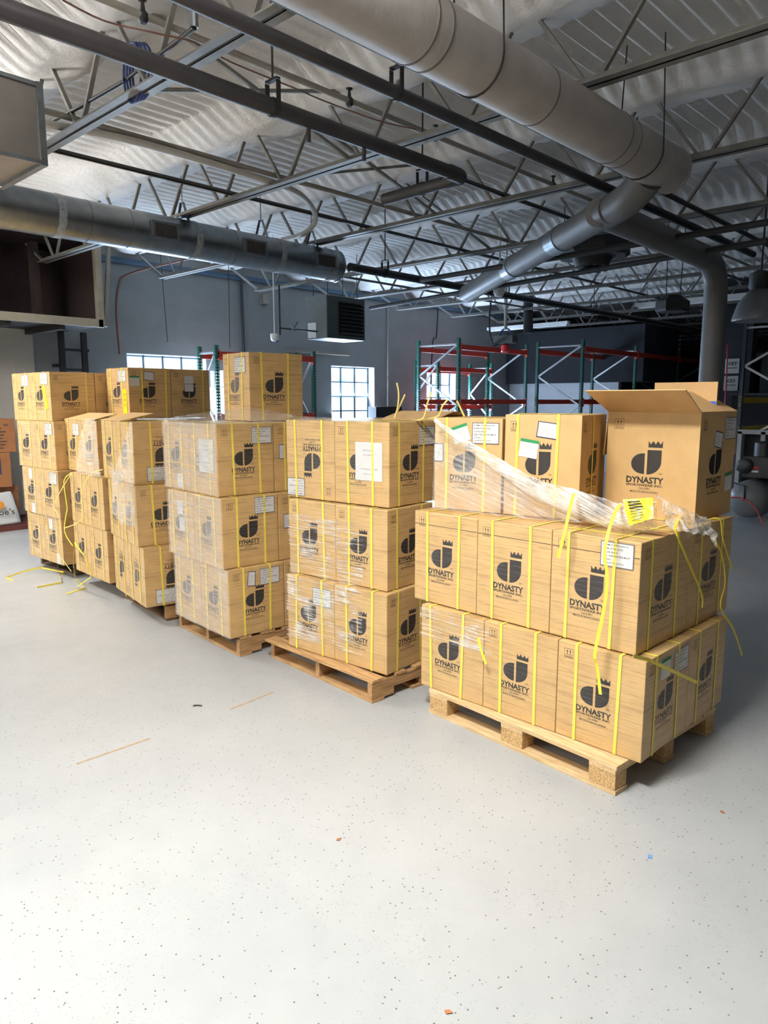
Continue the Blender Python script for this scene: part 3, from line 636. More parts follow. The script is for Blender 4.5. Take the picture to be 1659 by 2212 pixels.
# the open carton
L = LAYER['D3']; w, d, h = L[3], L[4], L[5] + L[6] - z
yaw = R(L[2]); Rm = Matrix.Rotation(yaw, 4, 'Z'); base = Vector((L[0], L[1], z)) + Rm @ Vector((d / 2, w / 2, 0))
t = thing('carton', 'open carton with raised flaps, right on the nearest load', 'carton', base, yaw, G6)
b = BM(); th = 0.006
for (c, s) in (((-d / 2 + th / 2, 0, h / 2), (th, w, h)), ((d / 2 - th / 2, 0, h / 2), (th, w, h)), ((0, -w / 2 + th / 2, h / 2), (d - 2 * th, th, h)), ((0, w / 2 - th / 2, h / 2), (d - 2 * th, th, h)), ((0, 0, th / 2), (d - 2 * th, w - 2 * th, th))): box(b, c, s)
obj('box_body', b, 'cardboard', t, local=True)
def flap(name, a, c, e, f):
    b = BM(); A, Bv, Cv, D = map(Vector, (a, c, e, f)); n = (Bv - A).cross(D - A).normalized() * 0.0025
    lo = [b.verts.new(p - n) for p in (A, Bv, Cv, D)]; hi = [b.verts.new(p + n) for p in (A, Bv, Cv, D)]
    b.faces.new(lo[::-1]); b.faces.new(hi)
    for k in range(4): b.faces.new((lo[k], lo[(k + 1) % 4], hi[(k + 1) % 4], hi[k]))
    return obj(name, b, 'cardboard_inner', t, local=True)
flap('front_flap', (-d / 2, w / 2, h), (-d / 2, -w / 2, h), (-d / 2 - 0.25, -w / 2 - 0.01, h + 0.11), (-d / 2 - 0.25, w / 2 + 0.012, h + 0.11))
flap('right_flap', (-d / 2, -w / 2, h), (d / 2, -w / 2, h), (d / 2, -w / 2 + 0.19, h + 0.105), (-d / 2, -w / 2 + 0.19, h + 0.105))
flap('left_flap', (-d / 2, w / 2, h), (d / 2, w / 2, h), (d / 2, w / 2 + 0.02, h - 0.24), (-d / 2, w / 2 + 0.02, h - 0.24))
flap('rear_flap', (d / 2, -w / 2, h), (d / 2, w / 2, h), (d / 2 + 0.02, w / 2, h - 0.24), (d / 2 + 0.02, -w / 2, h - 0.24))
for face, ww in (('F', w), ('R', d)):
    for me, nm in ((LOGO['ink'], 'printed_logo'), (MARK['ink_line'], 'handling_mark')):
        o = add_obj(nm, me, t); Lm = Matrix.Translation((-d / 2 - 0.0006, 0, 0)) @ RF if face == 'F' else Matrix.Translation((0, -w / 2 - 0.0006, 0)) @ RR
        o.matrix_basis = Lm @ Matrix.Diagonal((ww / 0.494, h / 0.545, 1, 1))
for kind, cx, cz, rot in (('item', 0.83, 0.84, 0), ('slip', 0.5, 0.74, -8), ('tag', 0.86, 0.32, 3)):
    o = add_obj(LABELNAME[kind], LAB[kind], t); o.matrix_basis = Matrix.Translation((-d / 2 + cx * d, -w / 2 - 0.0022, cz * h)) @ RR @ Matrix.Rotation(R(rot), 4, 'Z')
# sheet standing inside the open carton, its lower band blue
t2 = thing('cardboard_sheet', 'cardboard sheet with a blue band standing in the open carton', 'cardboard sheet', base + Vector((0.1, -0.02, h - 0.33)), yaw)
obj('sheet_panel', bx(BM(), -0.003, 0.003, -0.175, 0.175, 0, 0.49), 'cardboard_inner', t2, local=True, bevel=0.002)
obj('blue_band', bx(BM(), -0.0042, -0.0032, -0.172, 0.172, 0.315, 0.385), 'blue_tape', t2, local=True)

G5 = 'cartons on the second pallet from right'
for key, n in (('P5L1', 1), ('P5L2', 2), ('P5L3', 3)):
    for i, pos in enumerate(('right', 'left')):
        lab = []
        if n == 3 and i == 0: lab = [('bol', 'F', 0.64, 0.53), ('item', 'R', 0.82, 0.82)]
        if n == 3 and i == 1: lab = [('item', 'F', 0.2, 0.14, 180)]
        if n == 1 and i == 1: lab = [('item', 'F', 0.75, 0.78)]
        lbl = {(3, 0): 'carton with white bill of lading sheet, second pallet from right', (3, 1): 'carton with upside-down print, top left of the second pallet from right'}.get((n, i), 'wrapped carton, %s, front %s, second pallet from right' % (TIER[n], pos))
        put(key, lbl, G5, i, 2, right=(i == 0), flip='F' if (n, i) == (3, 1) else '', labels=lab, fs=(0.26, 0.72) if i == 0 else (0.2, 0.76))
    put(key, 'carton hidden in the rear row of the second pallet from right', G5, 1, 2, deep=0.463, d=0.46, front=False, right=False, top=(n == 3))
# lifted flaps over the rear right carton
L = LAYER['P5L3']
t = put('P5L3', 'carton with loosely folded flaps, rear right, second pallet from right', G5, 0, 2, deep=0.463, d=0.46, front=False, right=False)
w5 = L[3] / 2
for sgn in (-1, 1):
    b = BM(); x0 = sgn * 0.23; A = [(x0, -w5 / 2, L[6]), (x0, w5 / 2, L[6]), (sgn * 0.02, w5 / 2, L[6] + 0.05), (sgn * 0.02, -w5 / 2, L[6] + 0.05)]
    vs = [b.verts.new(p) for p in A] + [b.verts.new((p[0], p[1], p[2] + 0.005)) for p in A]
    for q in ((0, 1, 2, 3), (7, 6, 5, 4), (0, 4, 5, 1), (1, 5, 6, 2), (2, 6, 7, 3), (3, 7, 4, 0)): b.faces.new([vs[k] for k in q])
    obj('top_flap', b, 'cardboard_inner', t, local=True)
G4 = 'cartons on the third pallet from right'
for key, n in (('P4L1', 1), ('P4L2', 2), ('P4L3', 3)):
    for i, pos in enumerate(('right', 'left')):
        lab = []
        if i == 0: lab = {1: [('tall', 'R', 0.4, 0.83, -4), ('item', 'R', 0.73, 0.83)], 2: [('item', 'R', 0.75, 0.86)], 3: [('item', 'R', 0.78, 0.83), ('bol2', 'F', 0.62, 0.55)]}[n]
        elif n == 2: lab = [('plain', 'F', 0.5, 0.75), ('plain', 'F', 0.55, 0.5)]
        elif n == 3: lab = [('plain', 'F', 0.62, 0.14)]
        lbl = 'carton with white paper sheet, top of third pallet from right' if (n, i) == (3, 0) else 'film-covered carton, %s, front %s, third pallet from right' % (TIER[n], pos)
        put(key, lbl, G4, i, 2, d=0.455, right=(i == 0), labels=lab, rs=(0.27, 0.73), haze='F')
    put(key, 'carton behind the corner one, %s, third pallet from right' % TIER[n], G4, 0, 2, deep=0.458, d=0.45, front=False, labels=[('tall', 'R', 0.16, 0.58 if n > 1 else 0.5)] if n > 1 else ())
    put(key, 'carton hidden in the rear row of the third pallet from right', G4, 1, 2, deep=0.458, d=0.45, front=False, right=False)
L = LAYER['T4']; z = 1.637
carton('single carton standing highest, alone on the third load from right', G4, (L[0], L[1], z), R(L[2]), 0.40, L[4], L[5] + L[6] - z, rs=(0.24, 0.72), haze='F', labels=[('item', 'F', 0.66, 0.82)])
G3 = 'cartons on the fourth pallet from right'
for key, n in (('P3L1', 1), ('P3L2', 2), ('P3L3', 3)):
    for i, pos in enumerate(('right', 'left')):
        lab = []
        if i == 0: lab = {1: [('item', 'R', 0.36, 0.16, 180)], 2: [], 3: [('item', 'R', 0.4, 0.16, 180)]}[n]
        lbl = 'wrapped carton, %s, front %s, fourth pallet from right' % (TIER[n], pos)
        put(key, lbl, G3, i, 2, right=(i == 0), flip={1: 'FR', 3: 'R'}.get(n, '') if i == 0 else ('F' if n == 1 else ''), labels=lab, rs=(0.3, 0.8), haze='F' if i == 0 else '')
# flap standing on the fourth pallet's front left carton
t = [o for o in C.objects if o.get('label', '').startswith('wrapped carton, top tier, front left, fourth')][0]
L = LAYER['P3L3']
b = BM(); w3 = L[3] / 2
A = [(-0.23, w3 / 2, L[6]), (-0.23, -w3 / 2 - 0.12, L[6]), (0.05, -w3 / 2 - 0.14, L[6] + 0.06), (0.05, w3 / 2, L[6] + 0.06)]
vs = [b.verts.new(p) for p in A] + [b.verts.new((p[0], p[1], p[2] + 0.005)) for p in A]
for q in ((0, 1, 2, 3), (7, 6, 5, 4), (0, 4, 5, 1), (1, 5, 6, 2), (2, 6, 7, 3), (3, 7, 4, 0)): b.faces.new([vs[k] for k in q])
obj('lifted_flap', b, 'cardboard_inner', t, local=True)
G2 = 'cartons on the fifth pallet from right'
for key, n in (('P2L1', 1), ('P2L2', 2), ('P2L3', 3)):
    for i, pos in enumerate(('right', 'left')):
        put(key, 'wrapped carton, %s, front %s, fifth pallet from right' % (TIER[n], pos), G2, i, 2, right=(i == 0), pale=True, labels=[('item', 'F', 0.72, 0.82)] if (n, i) == (3, 1) else ())
    for i in (0, 1): put(key, 'carton hidden in the rear row of the fifth pallet from right', G2, i, 2, deep=0.47, d=0.46, front=False, right=False)
    put(key, 'carton hidden in the rear row of the fifth pallet from right', G2, 1, 2, deep=0.94, d=0.46, front=False, right=False)
t = [o for o in C.objects if o.get('label', '').startswith('wrapped carton, top tier, front left, fifth')][0]
w2 = LAYER['P2L3'][3] / 2; h2 = LAYER['P2L3'][6]
b = BM(); A = [(-0.23, w2 / 2, h2), (-0.23, -w2 / 2 - 0.3, h2), (0.02, -w2 / 2 - 0.3, h2 + 0.06), (0.02, w2 / 2, h2 + 0.06)]
vs = [b.verts.new(p) for p in A] + [b.verts.new((p[0], p[1], p[2] + 0.005)) for p in A]
for q in ((0, 1, 2, 3), (7, 6, 5, 4), (0, 4, 5, 1), (1, 5, 6, 2), (2, 6, 7, 3), (3, 7, 4, 0)): b.faces.new([vs[k] for k in q])
obj('lifted_flap', b, 'cardboard_inner', t, local=True)
L = LAYER['T3']; z = 1.611
carton('dark-sided carton with yellow sticker, set back above fifth pallet, left one', G2, (L[0], L[1], z), R(L[2]), L[3], 0.468, L[5] + L[6] - z, wrap=True, rs=(0.3, 0.87), haze='',
       labels=[('item', 'F', 0.72, 0.84), ('ytag', 'F', 0.82, 0.34), ('slip', 'R', 0.48, 0.84, -5), ('tag', 'R', 0.14, 0.74)])
carton('dark-sided carton with two stacked slips, set back above fifth pallet, right one', G2, (L[0] + 0.472, L[1], z), R(L[2]), L[3], 0.466, L[5] + L[6] - z, front=False, rs=(0.82,),
       labels=[('slip', 'R', 0.45, 0.62), ('plain', 'R', 0.45, 0.78, 90)])
G1 = 'cartons on the leftmost pallet'
for key, n in (('P1L1', 1), ('P1L2', 2), ('P1L3', 3), ('P1L4', 4)):
    for i, pos in enumerate(('right', 'left')):
        lab = {(1, 0): [('plain', 'F', 0.42, 0.84), ('plain', 'F', 0.75, 0.12)], (2, 0): [('item', 'F', 0.75, 0.83)], (2, 1): [('plain', 'F', 0.5, 0.86), ('plain', 'F', 0.55, 0.12)],
               (3, 0): [('item', 'F', 0.72, 0.84)], (4, 0): [('item', 'F', 0.72, 0.86), ('ytag', 'F', 0.72, 0.48, 14)], (4, 1): [('item', 'F', 0.72, 0.84)]}.get((n, i), ())
        put(key, 'wrapped carton, %s, front %s, leftmost pallet' % ({3: 'third tier', 2: 'second tier'}.get(n, TIER[n]), pos), G1, i, 2, right=(i == 0), pale=True, labels=lab, rs=(0.8,) if n == 4 else (0.4,))
    if n < 4: put(key, 'carton hidden in the rear row of the leftmost pallet', G1, 0, 2, deep=0.463, d=0.46, front=False, right=False)
put('P1L4', 'dark-sided carton behind the corner one, fourth tier, leftmost pallet', G1, 0, 2, deep=0.463, d=0.46, front=False, rs=(0.8,))

# ------------------------------------------------------------------ loose yellow strapping
def loose(label, pts, across, w=0.0155, mat='strap_loose', curve=4):
    b = ribbon(BM(), pts, w, across, 0.0012, curve); tag(obj('loose_strap', b, mat), label, 'strap', 'cut yellow straps')
loose('short cut yellow strap hanging over the middle front carton, nearest pallet', STRAP_A, (0, 1, 0))
loose('long cut yellow strap hanging before the right corner logo, nearest pallet', STRAP_B, (0, 1, 0))
loose('bent yellow strap hanging over the shaded side, nearest the corner', STRAP_C, (1, 0, 0))
loose('longest yellow strap kinked twice, hanging past the rear right edge', STRAP_D, (1, 0, 0))
loose('short yellow strap hanging from the rear right top edge', STRAP_E, (1, 0, 0))
loose('flat yellow strap slanting across the shaded bottom carton', STRAP_F, (0, 0, 1), curve=0)
loose('small cut strap piece caught under film on bottom middle carton', STRAP_G, (0, 1, 0))
STICKS[2].insert(0, (3.4, 2.975, 1.672)); STICKS[3].insert(0, (3.44, 2.975, 1.675))
for i, (pts, s) in enumerate(zip(STICKS, ('tall curved strap end sticking up behind the second load', 'straight strap end leaning beside the tall curved one', 'strap end sticking up over loosely folded flaps, left one', 'strap end sticking up over loosely folded flaps, right one', 'pale strap end leaning left above the veiled carton'))):
    loose(s, pts, (0.3, 1, 0), mat='strap_pale')
loose('yellow strap lying zigzag on the floor before the leftmost pallet', FS1, (0, 0, 1), curve=0)
loose('yellow strap bent upright between the two leftmost pallets', FS2, (0.6, 1, 0.2), curve=0)
loose('thick yellow strap hanging kinked beside the leftmost load', FS3, (0, 1, 0), curve=3)
loose('thin yellow strap zigzagging down the leftmost corner', FS4, (0, 1, 0), 0.01, 'strap_pale', 3)
loose('pale strap arching over the fifth load', FS5, (0, 1, 0.3), 0.009, 'strap_pale', 4)

# ------------------------------------------------------------------ stretch film
GF = 'loose stretch film'
up = [Vector(p) for p in VEIL_UP]; lo = [Vector(p) for p in VEIL_LOW]
cols = [[u, u.lerp(l, 0.5), l] for u, l in zip(up, lo)]
t = thing('stretch_film', 'torn film veil with white rope edge slanting across the nearest load', 'plastic film', lo[0], 0, GF)
obj('film_veil', sheet(BM(), cols, 8, 10, 0.010, 1, 7), 'film_thin', t, smooth=True)
b = BM(); rope = []
for i, u in enumerate(up): rope.append((u - Vector((0.006, 0, 0.012 + 0.004 * i)), 0.012 + 0.0045 * min(i, 6)))
P_ = smoothpath([p for p, r in rope], 6); g = []
for i, p in enumerate(P_):
    r = 0.012 + 0.058 * min(1.0, 1.5 * i / len(P_)); row = []
    for k in range(9):
        a = math.pi * (k / 8 - 0.5); n_ = mn.noise_vector(p * 26 + Vector((k * 0.9, 0, 0)))
        row.append(b.verts.new(p + Vector((-abs(math.cos(a)) * r * 0.6, 0, math.sin(a) * r)) + Vector(n_) * 0.006))
    g.append(row)
for a_, c_ in zip(g, g[1:]):
    for k in range(8): b.faces.new((a_[k], a_[k + 1], c_[k + 1], c_[k]))
obj('film_rope', b, 'film_rope', t, smooth=True)
b = BM(); K = [Vector(p) for p in KNOT]
cols = [[k + Vector((0, 0.02, 0.05)), k + Vector((0, -0.02, 0.0)), k + Vector((0.0, -0.035, -0.09 + 0.02 * i))] for i, k in enumerate(K)]
sheet(b, cols, 8, 8, 0.034, 5, 17); obj('film_knot', b, 'film_knot', t, smooth=True)
# yellow printed tag crumpled on the rope
A_, B_, C_, D_ = [Vector(p) for p in YTAG]
b = BM(); sheet(b, [[A_, C_], [B_, D_]], 10, 12, 0.008, 3, 22)
tg = obj('yellow_tag', b, 'yellow_tag', smooth=True); tag(tg, 'crumpled yellow printed tag on the film before the open carton', 'tag')
b = BM()
for k in range(7):
    f = 0.12 + 0.12 * k; a = A_.lerp(C_, f); c = B_.lerp(D_, f); bar(b, a.lerp(c, 0.18) + Vector((-0.011, 0, 0)), a.lerp(c, 0.6 + 0.04 * (k % 3)) + Vector((-0.011, 0, 0)), 0.002, 0.006 if k < 3 else 0.003)
obj('printed_lines', b, 'ink', tg)
# film over whole faces, following the carton faces a few millimetres off
def face_film(label, keys, mat, u0=0.0, u1=1.0, seed=0, v0=0.0, v1=1.0, amp=0.004, o_=0.008):
    b = BM()
    for q, key in enumerate(keys):
        L = LAYER[key]; w, h = L[3], L[6]; a0, a1 = w * u0, w * u1
        za = L[5] + (v0 * h if q == 0 else 0); zb = L[5] + (v1 * h if q == len(keys) - 1 else h)
        cols = []
        for a in (a0, (a0 + a1) / 2, a1):
            p = Vector(off(L, a, -o_, 0)); cols.append([p + Vector((0, 0, za)), p + Vector((0, 0, (za + zb) / 2)), p + Vector((0, 0, zb))])
        sheet(b, cols, 10, 10, amp, seed + q, 12)
    tag(obj('stretch_film', b, mat, smooth=True), label, 'plastic film', GF)
face_film('hazy stretch film over the left face of the third load', ['P4L1', 'P4L2', 'P4L3'], 'film_haze', 0, 1, 2)
face_film('shiny streaked film across the front of the second load', ['P5L1', 'P5L2'], 'film_streak', 0.22, 1.0, 4, 0.15, 0.8)
face_film('tight whitish film band at the left of the nearest bottom tier', ['P6L1'], 'film_streak', 0.62, 1.0, 9, 0.62, 0.98)
face_film('thin film over the leftmost load front', ['P1L1', 'P1L2', 'P1L3'], 'film_light', 0, 1, 14)
lo = [Vector(p) for p in SKIRT_LOW]; up = [Vector(p) for p in SKIRT_UP]
tag(obj('stretch_film', sheet(BM(), [[l, l.lerp(u, 0.5), u] for l, u in zip(lo, up)], 8, 6, 0.012, 8, 12), 'film_thin', smooth=True), 'clear film skirt around the foot of the single high carton', 'plastic film', GF)
tag(obj('stretch_film', sheet(BM(), [[Vector(p) for p in c] for c in VEIL2], 8, 12, 0.014, 11, 11), 'film_haze', smooth=True), 'torn film sheet hanging on the fifth load front', 'plastic film', GF)
t = thing('stretch_film', 'torn film sheet with crumpled knot hanging on the fourth load', 'plastic film', VEIL3[0][2], 0, GF)
obj('film_veil', sheet(BM(), [[Vector(p) for p in c] for c in VEIL3], 8, 10, 0.012, 12, 11), 'film_haze', t, smooth=True)
k0, k1 = Vector(KNOT3[0]), Vector(KNOT3[1])
obj('film_knot', sheet(BM(), [[k0 + Vector((0, 0.03, 0.06)), k0 + Vector((0, 0.03, -0.05))], [k1 + Vector((-0.03, 0, 0.05)), k1 + Vector((-0.03, 0, -0.06))], [k1 + Vector((0, -0.07, 0.03)), k1 + Vector((0, -0.07, -0.03))]], 8, 12, 0.03, 13, 18), 'film_knot', t, smooth=True)

# ------------------------------------------------------------------ roof joists
ORD = ['first', 'second', 'third', 'fourth', 'fifth', 'sixth', 'seventh', 'eighth', 'ninth', 'tenth', 'eleventh', 'twelfth', 'thirteenth', 'fourteenth']
def chord_mesh(y0, y1, z, up=1):
    b = BM()
    for s in (-1, 1):
        bx(b, s * 0.012, s * 0.066, y0, y1, z, z + 0.007); bx(b, s * 0.012, s * 0.019, y0, y1, z, z + 0.05 * up)
    return b
def joist(x, n):
    t = thing('roof_joist', 'steel bar roof joist, %s from the camera' % ORD[n], 'roof joist', (x, 11.2, 3.66), 0, 'bar joists under the roof deck')
    y0, y1 = YS + 0.3, 11.2
    b = chord_mesh(y0, y1 - 0.7, 3.66); b.transform(Matrix.Translation((x, 0, 0))); obj('bottom_chord', b, 'joist_paint', t)
    b = chord_mesh(y0, y1 + 0.29, 4.2); b.transform(Matrix.Translation((x, 0, 0))); obj('top_chord', b, 'joist_paint', t)
    p = 2.31 - 0.97 * 11; first = {}
    while p < y1 - 1.0:
        for s in (-1, 1):
            if p + s * 0.5 < y0: continue
            key = s
            if key not in first:
                b = BM(); bar(b, (0, s * 0.04, 0.02), (0, s * 0.465, 0.6), 0.03, 0.022, (0, 1, 0))
                first[key] = (obj('web_bar', b, 'joist_paint', t, local=True), p); first[key][0].location = (0, p - 11.2, 0)
            else:
                o = first[key][0].copy(); C.objects.link(o); o.location = (0, p - 11.2, 0)
        p += 0.97
    b = BM(); bar(b, (x, y1 - 0.72, 3.69), (x, y1 + 0.1, 4.17), 0.04, 0.03, (0, 1, 0)); obj('end_bar', b, 'joist_paint', t)
    return t
j0 = joist(JX[0], 0)
for n, x in enumerate(JX[1:], 1):
    c = copy_tree(j0); c.location = (x, 11.2, 3.66); c['label'] = 'steel bar roof joist, %s from the camera' % ORD[n]
# bridging bars tying the joists together
def run(name, label, cat, pts, r, mat, n=10, curve=0, group=None):
    return tag(obj(name, tube(BM(), pts, r, n, True, curve), mat, smooth='auto'), label, cat, group)
for y, s in ((4.16, 'nearest, under the thick pipe'), (6.0, 'next to the round metal duct'), (8.6, 'above the louvred heater')):
    b = BM(); bx(b, -4, 26, y - 0.016, y + 0.016, 3.71, 3.716); bx(b, -4, 26, y - 0.016, y - 0.01, 3.71, 3.742)
    tag(obj('bridging_bar', b, 'joist_dark'), 'long steel bridging bar across the joists, %s' % s, 'bar', 'bridging bars')
for k, (x, y) in enumerate(((JX[0], 4.4), (JX[1], 5.0), (JX[2], 5.6))):
    for s in (0, 1):
        b = BM(); bar(b, (x + 0.03, y + 0.02 * s, 3.7 if s else 4.19), (JX[k + 1] - 0.03, y + 0.02 * s, 4.19 if s else 3.7), 0.024, 0.024)
        tag(obj('cross_brace', b, 'joist_paint'), 'slanting steel brace %s between the %s and %s joists' % ('rising' if s else 'falling', ORD[k], ORD[k + 1]), 'brace', 'cross braces between joists')
# ------------------------------------------------------------------ pipes
def hanger(t, x, y, z, r, rod=0.9):
    b = tube(BM(), [(x, y, z + r + 0.1), (x, y, 4.33)], 0.007, 6); obj('hanger_rod', b, 'black_iron', t)
    b = BM()
    for s in (-1, 1): bar(b, (x, y + s * (r + 0.004), z), (x, y + s * (r + 0.004), z + r + 0.09), 0.03, 0.006, (0, 1, 0))
    bar(b, (x, y - r - 0.006, z + r + 0.1), (x, y + r + 0.006, z + r + 0.1), 0.03, 0.012)
    tube(b, [(x - 0.014, y, z), (x + 0.014, y, z)], r + 0.006, 16); obj('hanger_clamp', b, 'black_iron', t)
t = thing('heat_pipe', 'thick dark pipe with elbowed end, nearest under the ceiling', 'pipe', (4.6, 3.6, 3.49), 0)
obj('pipe_run', tube(BM(), [(-5, 3.6, 3.49), (4.6, 3.6, 3.49)], 0.048, 18), 'pipe_black', t, smooth='auto')
obj('elbow', tube(BM(), [(4.5, 3.6, 3.49), (4.63, 3.6, 3.485), (4.66, 3.64, 3.48), (4.66, 3.75, 3.48)], 0.054, 18, True, 5), 'pipe_black', t, smooth='auto')
obj('branch', tube(BM(), [(4.66, 3.7, 3.48), (4.66, 4.42, 3.47)], 0.047, 18), 'pipe_black', t, smooth='auto')
for x in (2.85, 0.9): hanger(t, x, 3.6, 3.49, 0.048)
hanger(t, 4.66, 4.0, 3.475, 0.047)
for x in (3.12, 3.6): obj('standoff', tube(BM(), [(x, 3.6, 3.44), (x, 3.6, 3.36)], 0.014, 8), 'pipe_black', t)
t = thing('twin_pipe', 'dark pipe running alongside the big duct', 'pipe', (2.9, 2.94, 3.49), 0)
obj('pipe_run', tube(BM(), [(-5, 2.94, 3.49), (9.4, 2.94, 3.49)], 0.036, 16), 'pipe_black', t, smooth='auto')
for x in (3.2, 6.2): hanger(t, x, 2.94, 3.49, 0.036)
run('twin_pipe', 'thinner dark pipe above the one alongside the big duct', 'pipe', [(-5, 2.83, 3.6), (12, 2.83, 3.6)], 0.024, 'pipe_black')
t = thing('sprinkler_main', 'long dark sprinkler main running past the duct end to the far hall', 'pipe', (7, 6.5, 3.39), 0)
obj('pipe_run', tube(BM(), [(6.3, 6.55, 3.39), (26, 6.35, 3.39)], 0.05, 16), 'black_iron', t, smooth='auto')
for x in (6.9, 9.6, 12.4): hanger(t, x, 6.53, 3.39, 0.05, 0.8)
for i, (a, c) in enumerate(((BRANCH[0], BRANCH[1]), (BRANCH[2], BRANCH[3]))):
    run('sprinkler_branch', ('dark branch pipe crossing before the ceiling fan unit', 'upper dark branch pipe ending in a cap')[i], 'pipe', [a, c], 0.03, 'black_iron', 12, 0, 'sprinkler branches')
t = thing('sprinkler_pipe', 'foam-sprayed sprinkler pipe with heads between the ceiling pipes', 'pipe', SPR[1], 0)
obj('pipe_run', tube(BM(), [(-4, 4.15, 3.99), (14, 4.15, 3.99)], 0.021, 12), 'pipe_grey', t, smooth='auto')
for x in (2.35, 4.0, 5.0, 6.9):
    b = BM(); lathe(b, [(0.018, -0.02), (0.03, 0.0), (0.03, 0.03), (0.014, 0.05), (0.01, 0.09), (0.026, 0.1), (0.026, 0.105)], (x, 4.15, 3.97), 12); obj('sprinkler_head', b, 'black_iron', t)
run('sprinkler_pipe', 'thin grey pipe low over the metal duct', 'pipe', [(1.2, 5.38, 3.77), (9, 5.38, 3.77)], 0.022, 'pipe_grey')
t = thing('conduit', 'whitish foam-coated conduit curving down to the metal duct', 'conduit', LCOND[0], 0)
obj('conduit_run', tube(BM(), LCOND, 0.028, 12, True, 5), 'pvc_white', t, smooth='auto')
run('cable', 'thin drooping wire across the ceiling above the thick pipe', 'cable', WIRE, 0.005, 'cable_brown', 6, 4)
t = thing('sprinkler_drop', 'slanting steel pipe with flexible fitting rising past the blue hose', 'pipe', WIRE2[0], 0)
obj('pipe_run', tube(BM(), WIRE2[:4], 0.014, 10), 'pipe_black', t, smooth='auto')
obj('fitting', tube(BM(), [WIRE2[3], (WIRE2[3][0], WIRE2[3][1], 3.9), (WIRE2[3][0] + 0.01, WIRE2[3][1] - 0.01, 4.0)], 0.024, 10, True, 3), 'galvanised', t, smooth='auto')
b = BM()
for k in range(4):
    ring = [(COIL[0] + 0.012 * k, COIL[1] - 0.02 * k + (0.11 + 0.004 * k) * math.cos(a), COIL[2] + 0.02 + (0.17 - 0.004 * k) * math.sin(a)) for a in [2 * math.pi * i / 28 for i in range(29)]]
    tube(b, ring, 0.008, 7, True)
tag(obj('hose_coil', b, 'hose_blue', smooth=True), 'blue hose coil hanging on the nearest joist', 'hose')
# ------------------------------------------------------------------ the big painted duct and its branches
t = thing('painted_duct', 'big beige-grey round duct descending across the top right', 'duct', (5.2, 2.314, 3.436), 0)
YD, ZD, RD = 2.314, 3.436, 0.155
obj('duct_body', tube(BM(), [(-4, YD, ZD), (5.44, YD, ZD)], RD, 40), 'duct_paint', t, smooth='auto')
obj('end_cap', lathe(BM(), [(RD + 0.004, 0), (RD + 0.004, 0.025), (RD * 0.96, 0.035), (0.02, 0.04)], (5.42, YD, ZD), 40, 'X'), 'duct_paint', t, smooth='auto')
for x in (2.62, 2.72, 3.62, 4.5, 4.62): obj('seam_band', tube(BM(), [(x, YD, ZD), (x + 0.012, YD, ZD)], RD + 0.003, 40), 'duct_seam', t, smooth='auto')
b = BM(); bx(b, -4, 5.6, YD + RD * 0.80, YD + RD * 0.80 + 0.004, ZD - RD * 0.62, ZD - RD * 0.62 + 0.006); obj('seam_line', b, 'duct_seam', t)
for x in (3.1, 4.95):
    b = BM(); tube(b, [(x, YD + 0.16 * math.cos(a), ZD + 0.16 * math.sin(a)) for a in [math.pi + math.pi * k / 12 for k in range(13)]], 0.006, 6)
    tube(b, [(x, YD - 0.16, ZD), (x, YD - 0.13, 4.15)], 0.005, 6); tube(b, [(x, YD + 0.16, ZD), (x, YD + 0.13, 4.15)], 0.005, 6); obj('hanger_strap', b, 'black_iron', t, smooth='auto')
t = thing('exhaust_duct', 'forked exhaust duct, shade put into its paint, with one leg elbowing down into a column', 'duct', (8.25, 2.93, 0), 0)
obj('collar', tube(BM(), [(5.2, 2.36, 3.36), (5.32, 2.55, 3.27), (5.55, 2.85, 3.25)], 0.12, 28, True, 4), 'duct_paint_shaded', t, smooth='auto')
obj('wall_leg', tube(BM(), [(5.45, 2.75, 3.25), (8.2, 6.22, 3.24)], 0.115, 28), 'duct_paint_shaded', t, smooth='auto')
for f in (0.22, 0.53): 
    a = Vector((5.45, 2.75, 3.25)).lerp(Vector((8.2, 6.22, 3.24)), f); c = Vector((5.45, 2.75, 3.25)).lerp(Vector((8.2, 6.22, 3.24)), f + 0.05)
    obj('coupling', tube(BM(), [a, c], 0.121, 28), 'galvanised', t, smooth='auto')
obj('horizontal_run', tube(BM(), [(5.45, 2.86, 3.25), (7.85, 2.93, 3.25)], 0.115, 28), 'duct_paint_shaded', t, smooth='auto')
obj('elbow', tube(BM(), [(7.8, 2.93, 3.25), (8.03, 2.93, 3.22), (8.2, 2.93, 3.1), (8.25, 2.93, 2.86), (8.25, 2.93, 2.7)], 0.118, 28, True, 4), 'duct_paint_shaded', t, smooth='auto')
obj('column', tube(BM(), [(8.25, 2.93, 0), (8.25, 2.93, 2.8)], 0.116, 28), 'duct_paint_shaded', t, smooth='auto')
run('hose_drop', 'thin red hose dropping beside the vertical duct column', 'hose', [(8.4, 2.82, 2.4), (8.42, 2.81, 1.6), (8.41, 2.82, 0.0)], 0.008, 'red_hose', 6, 3)
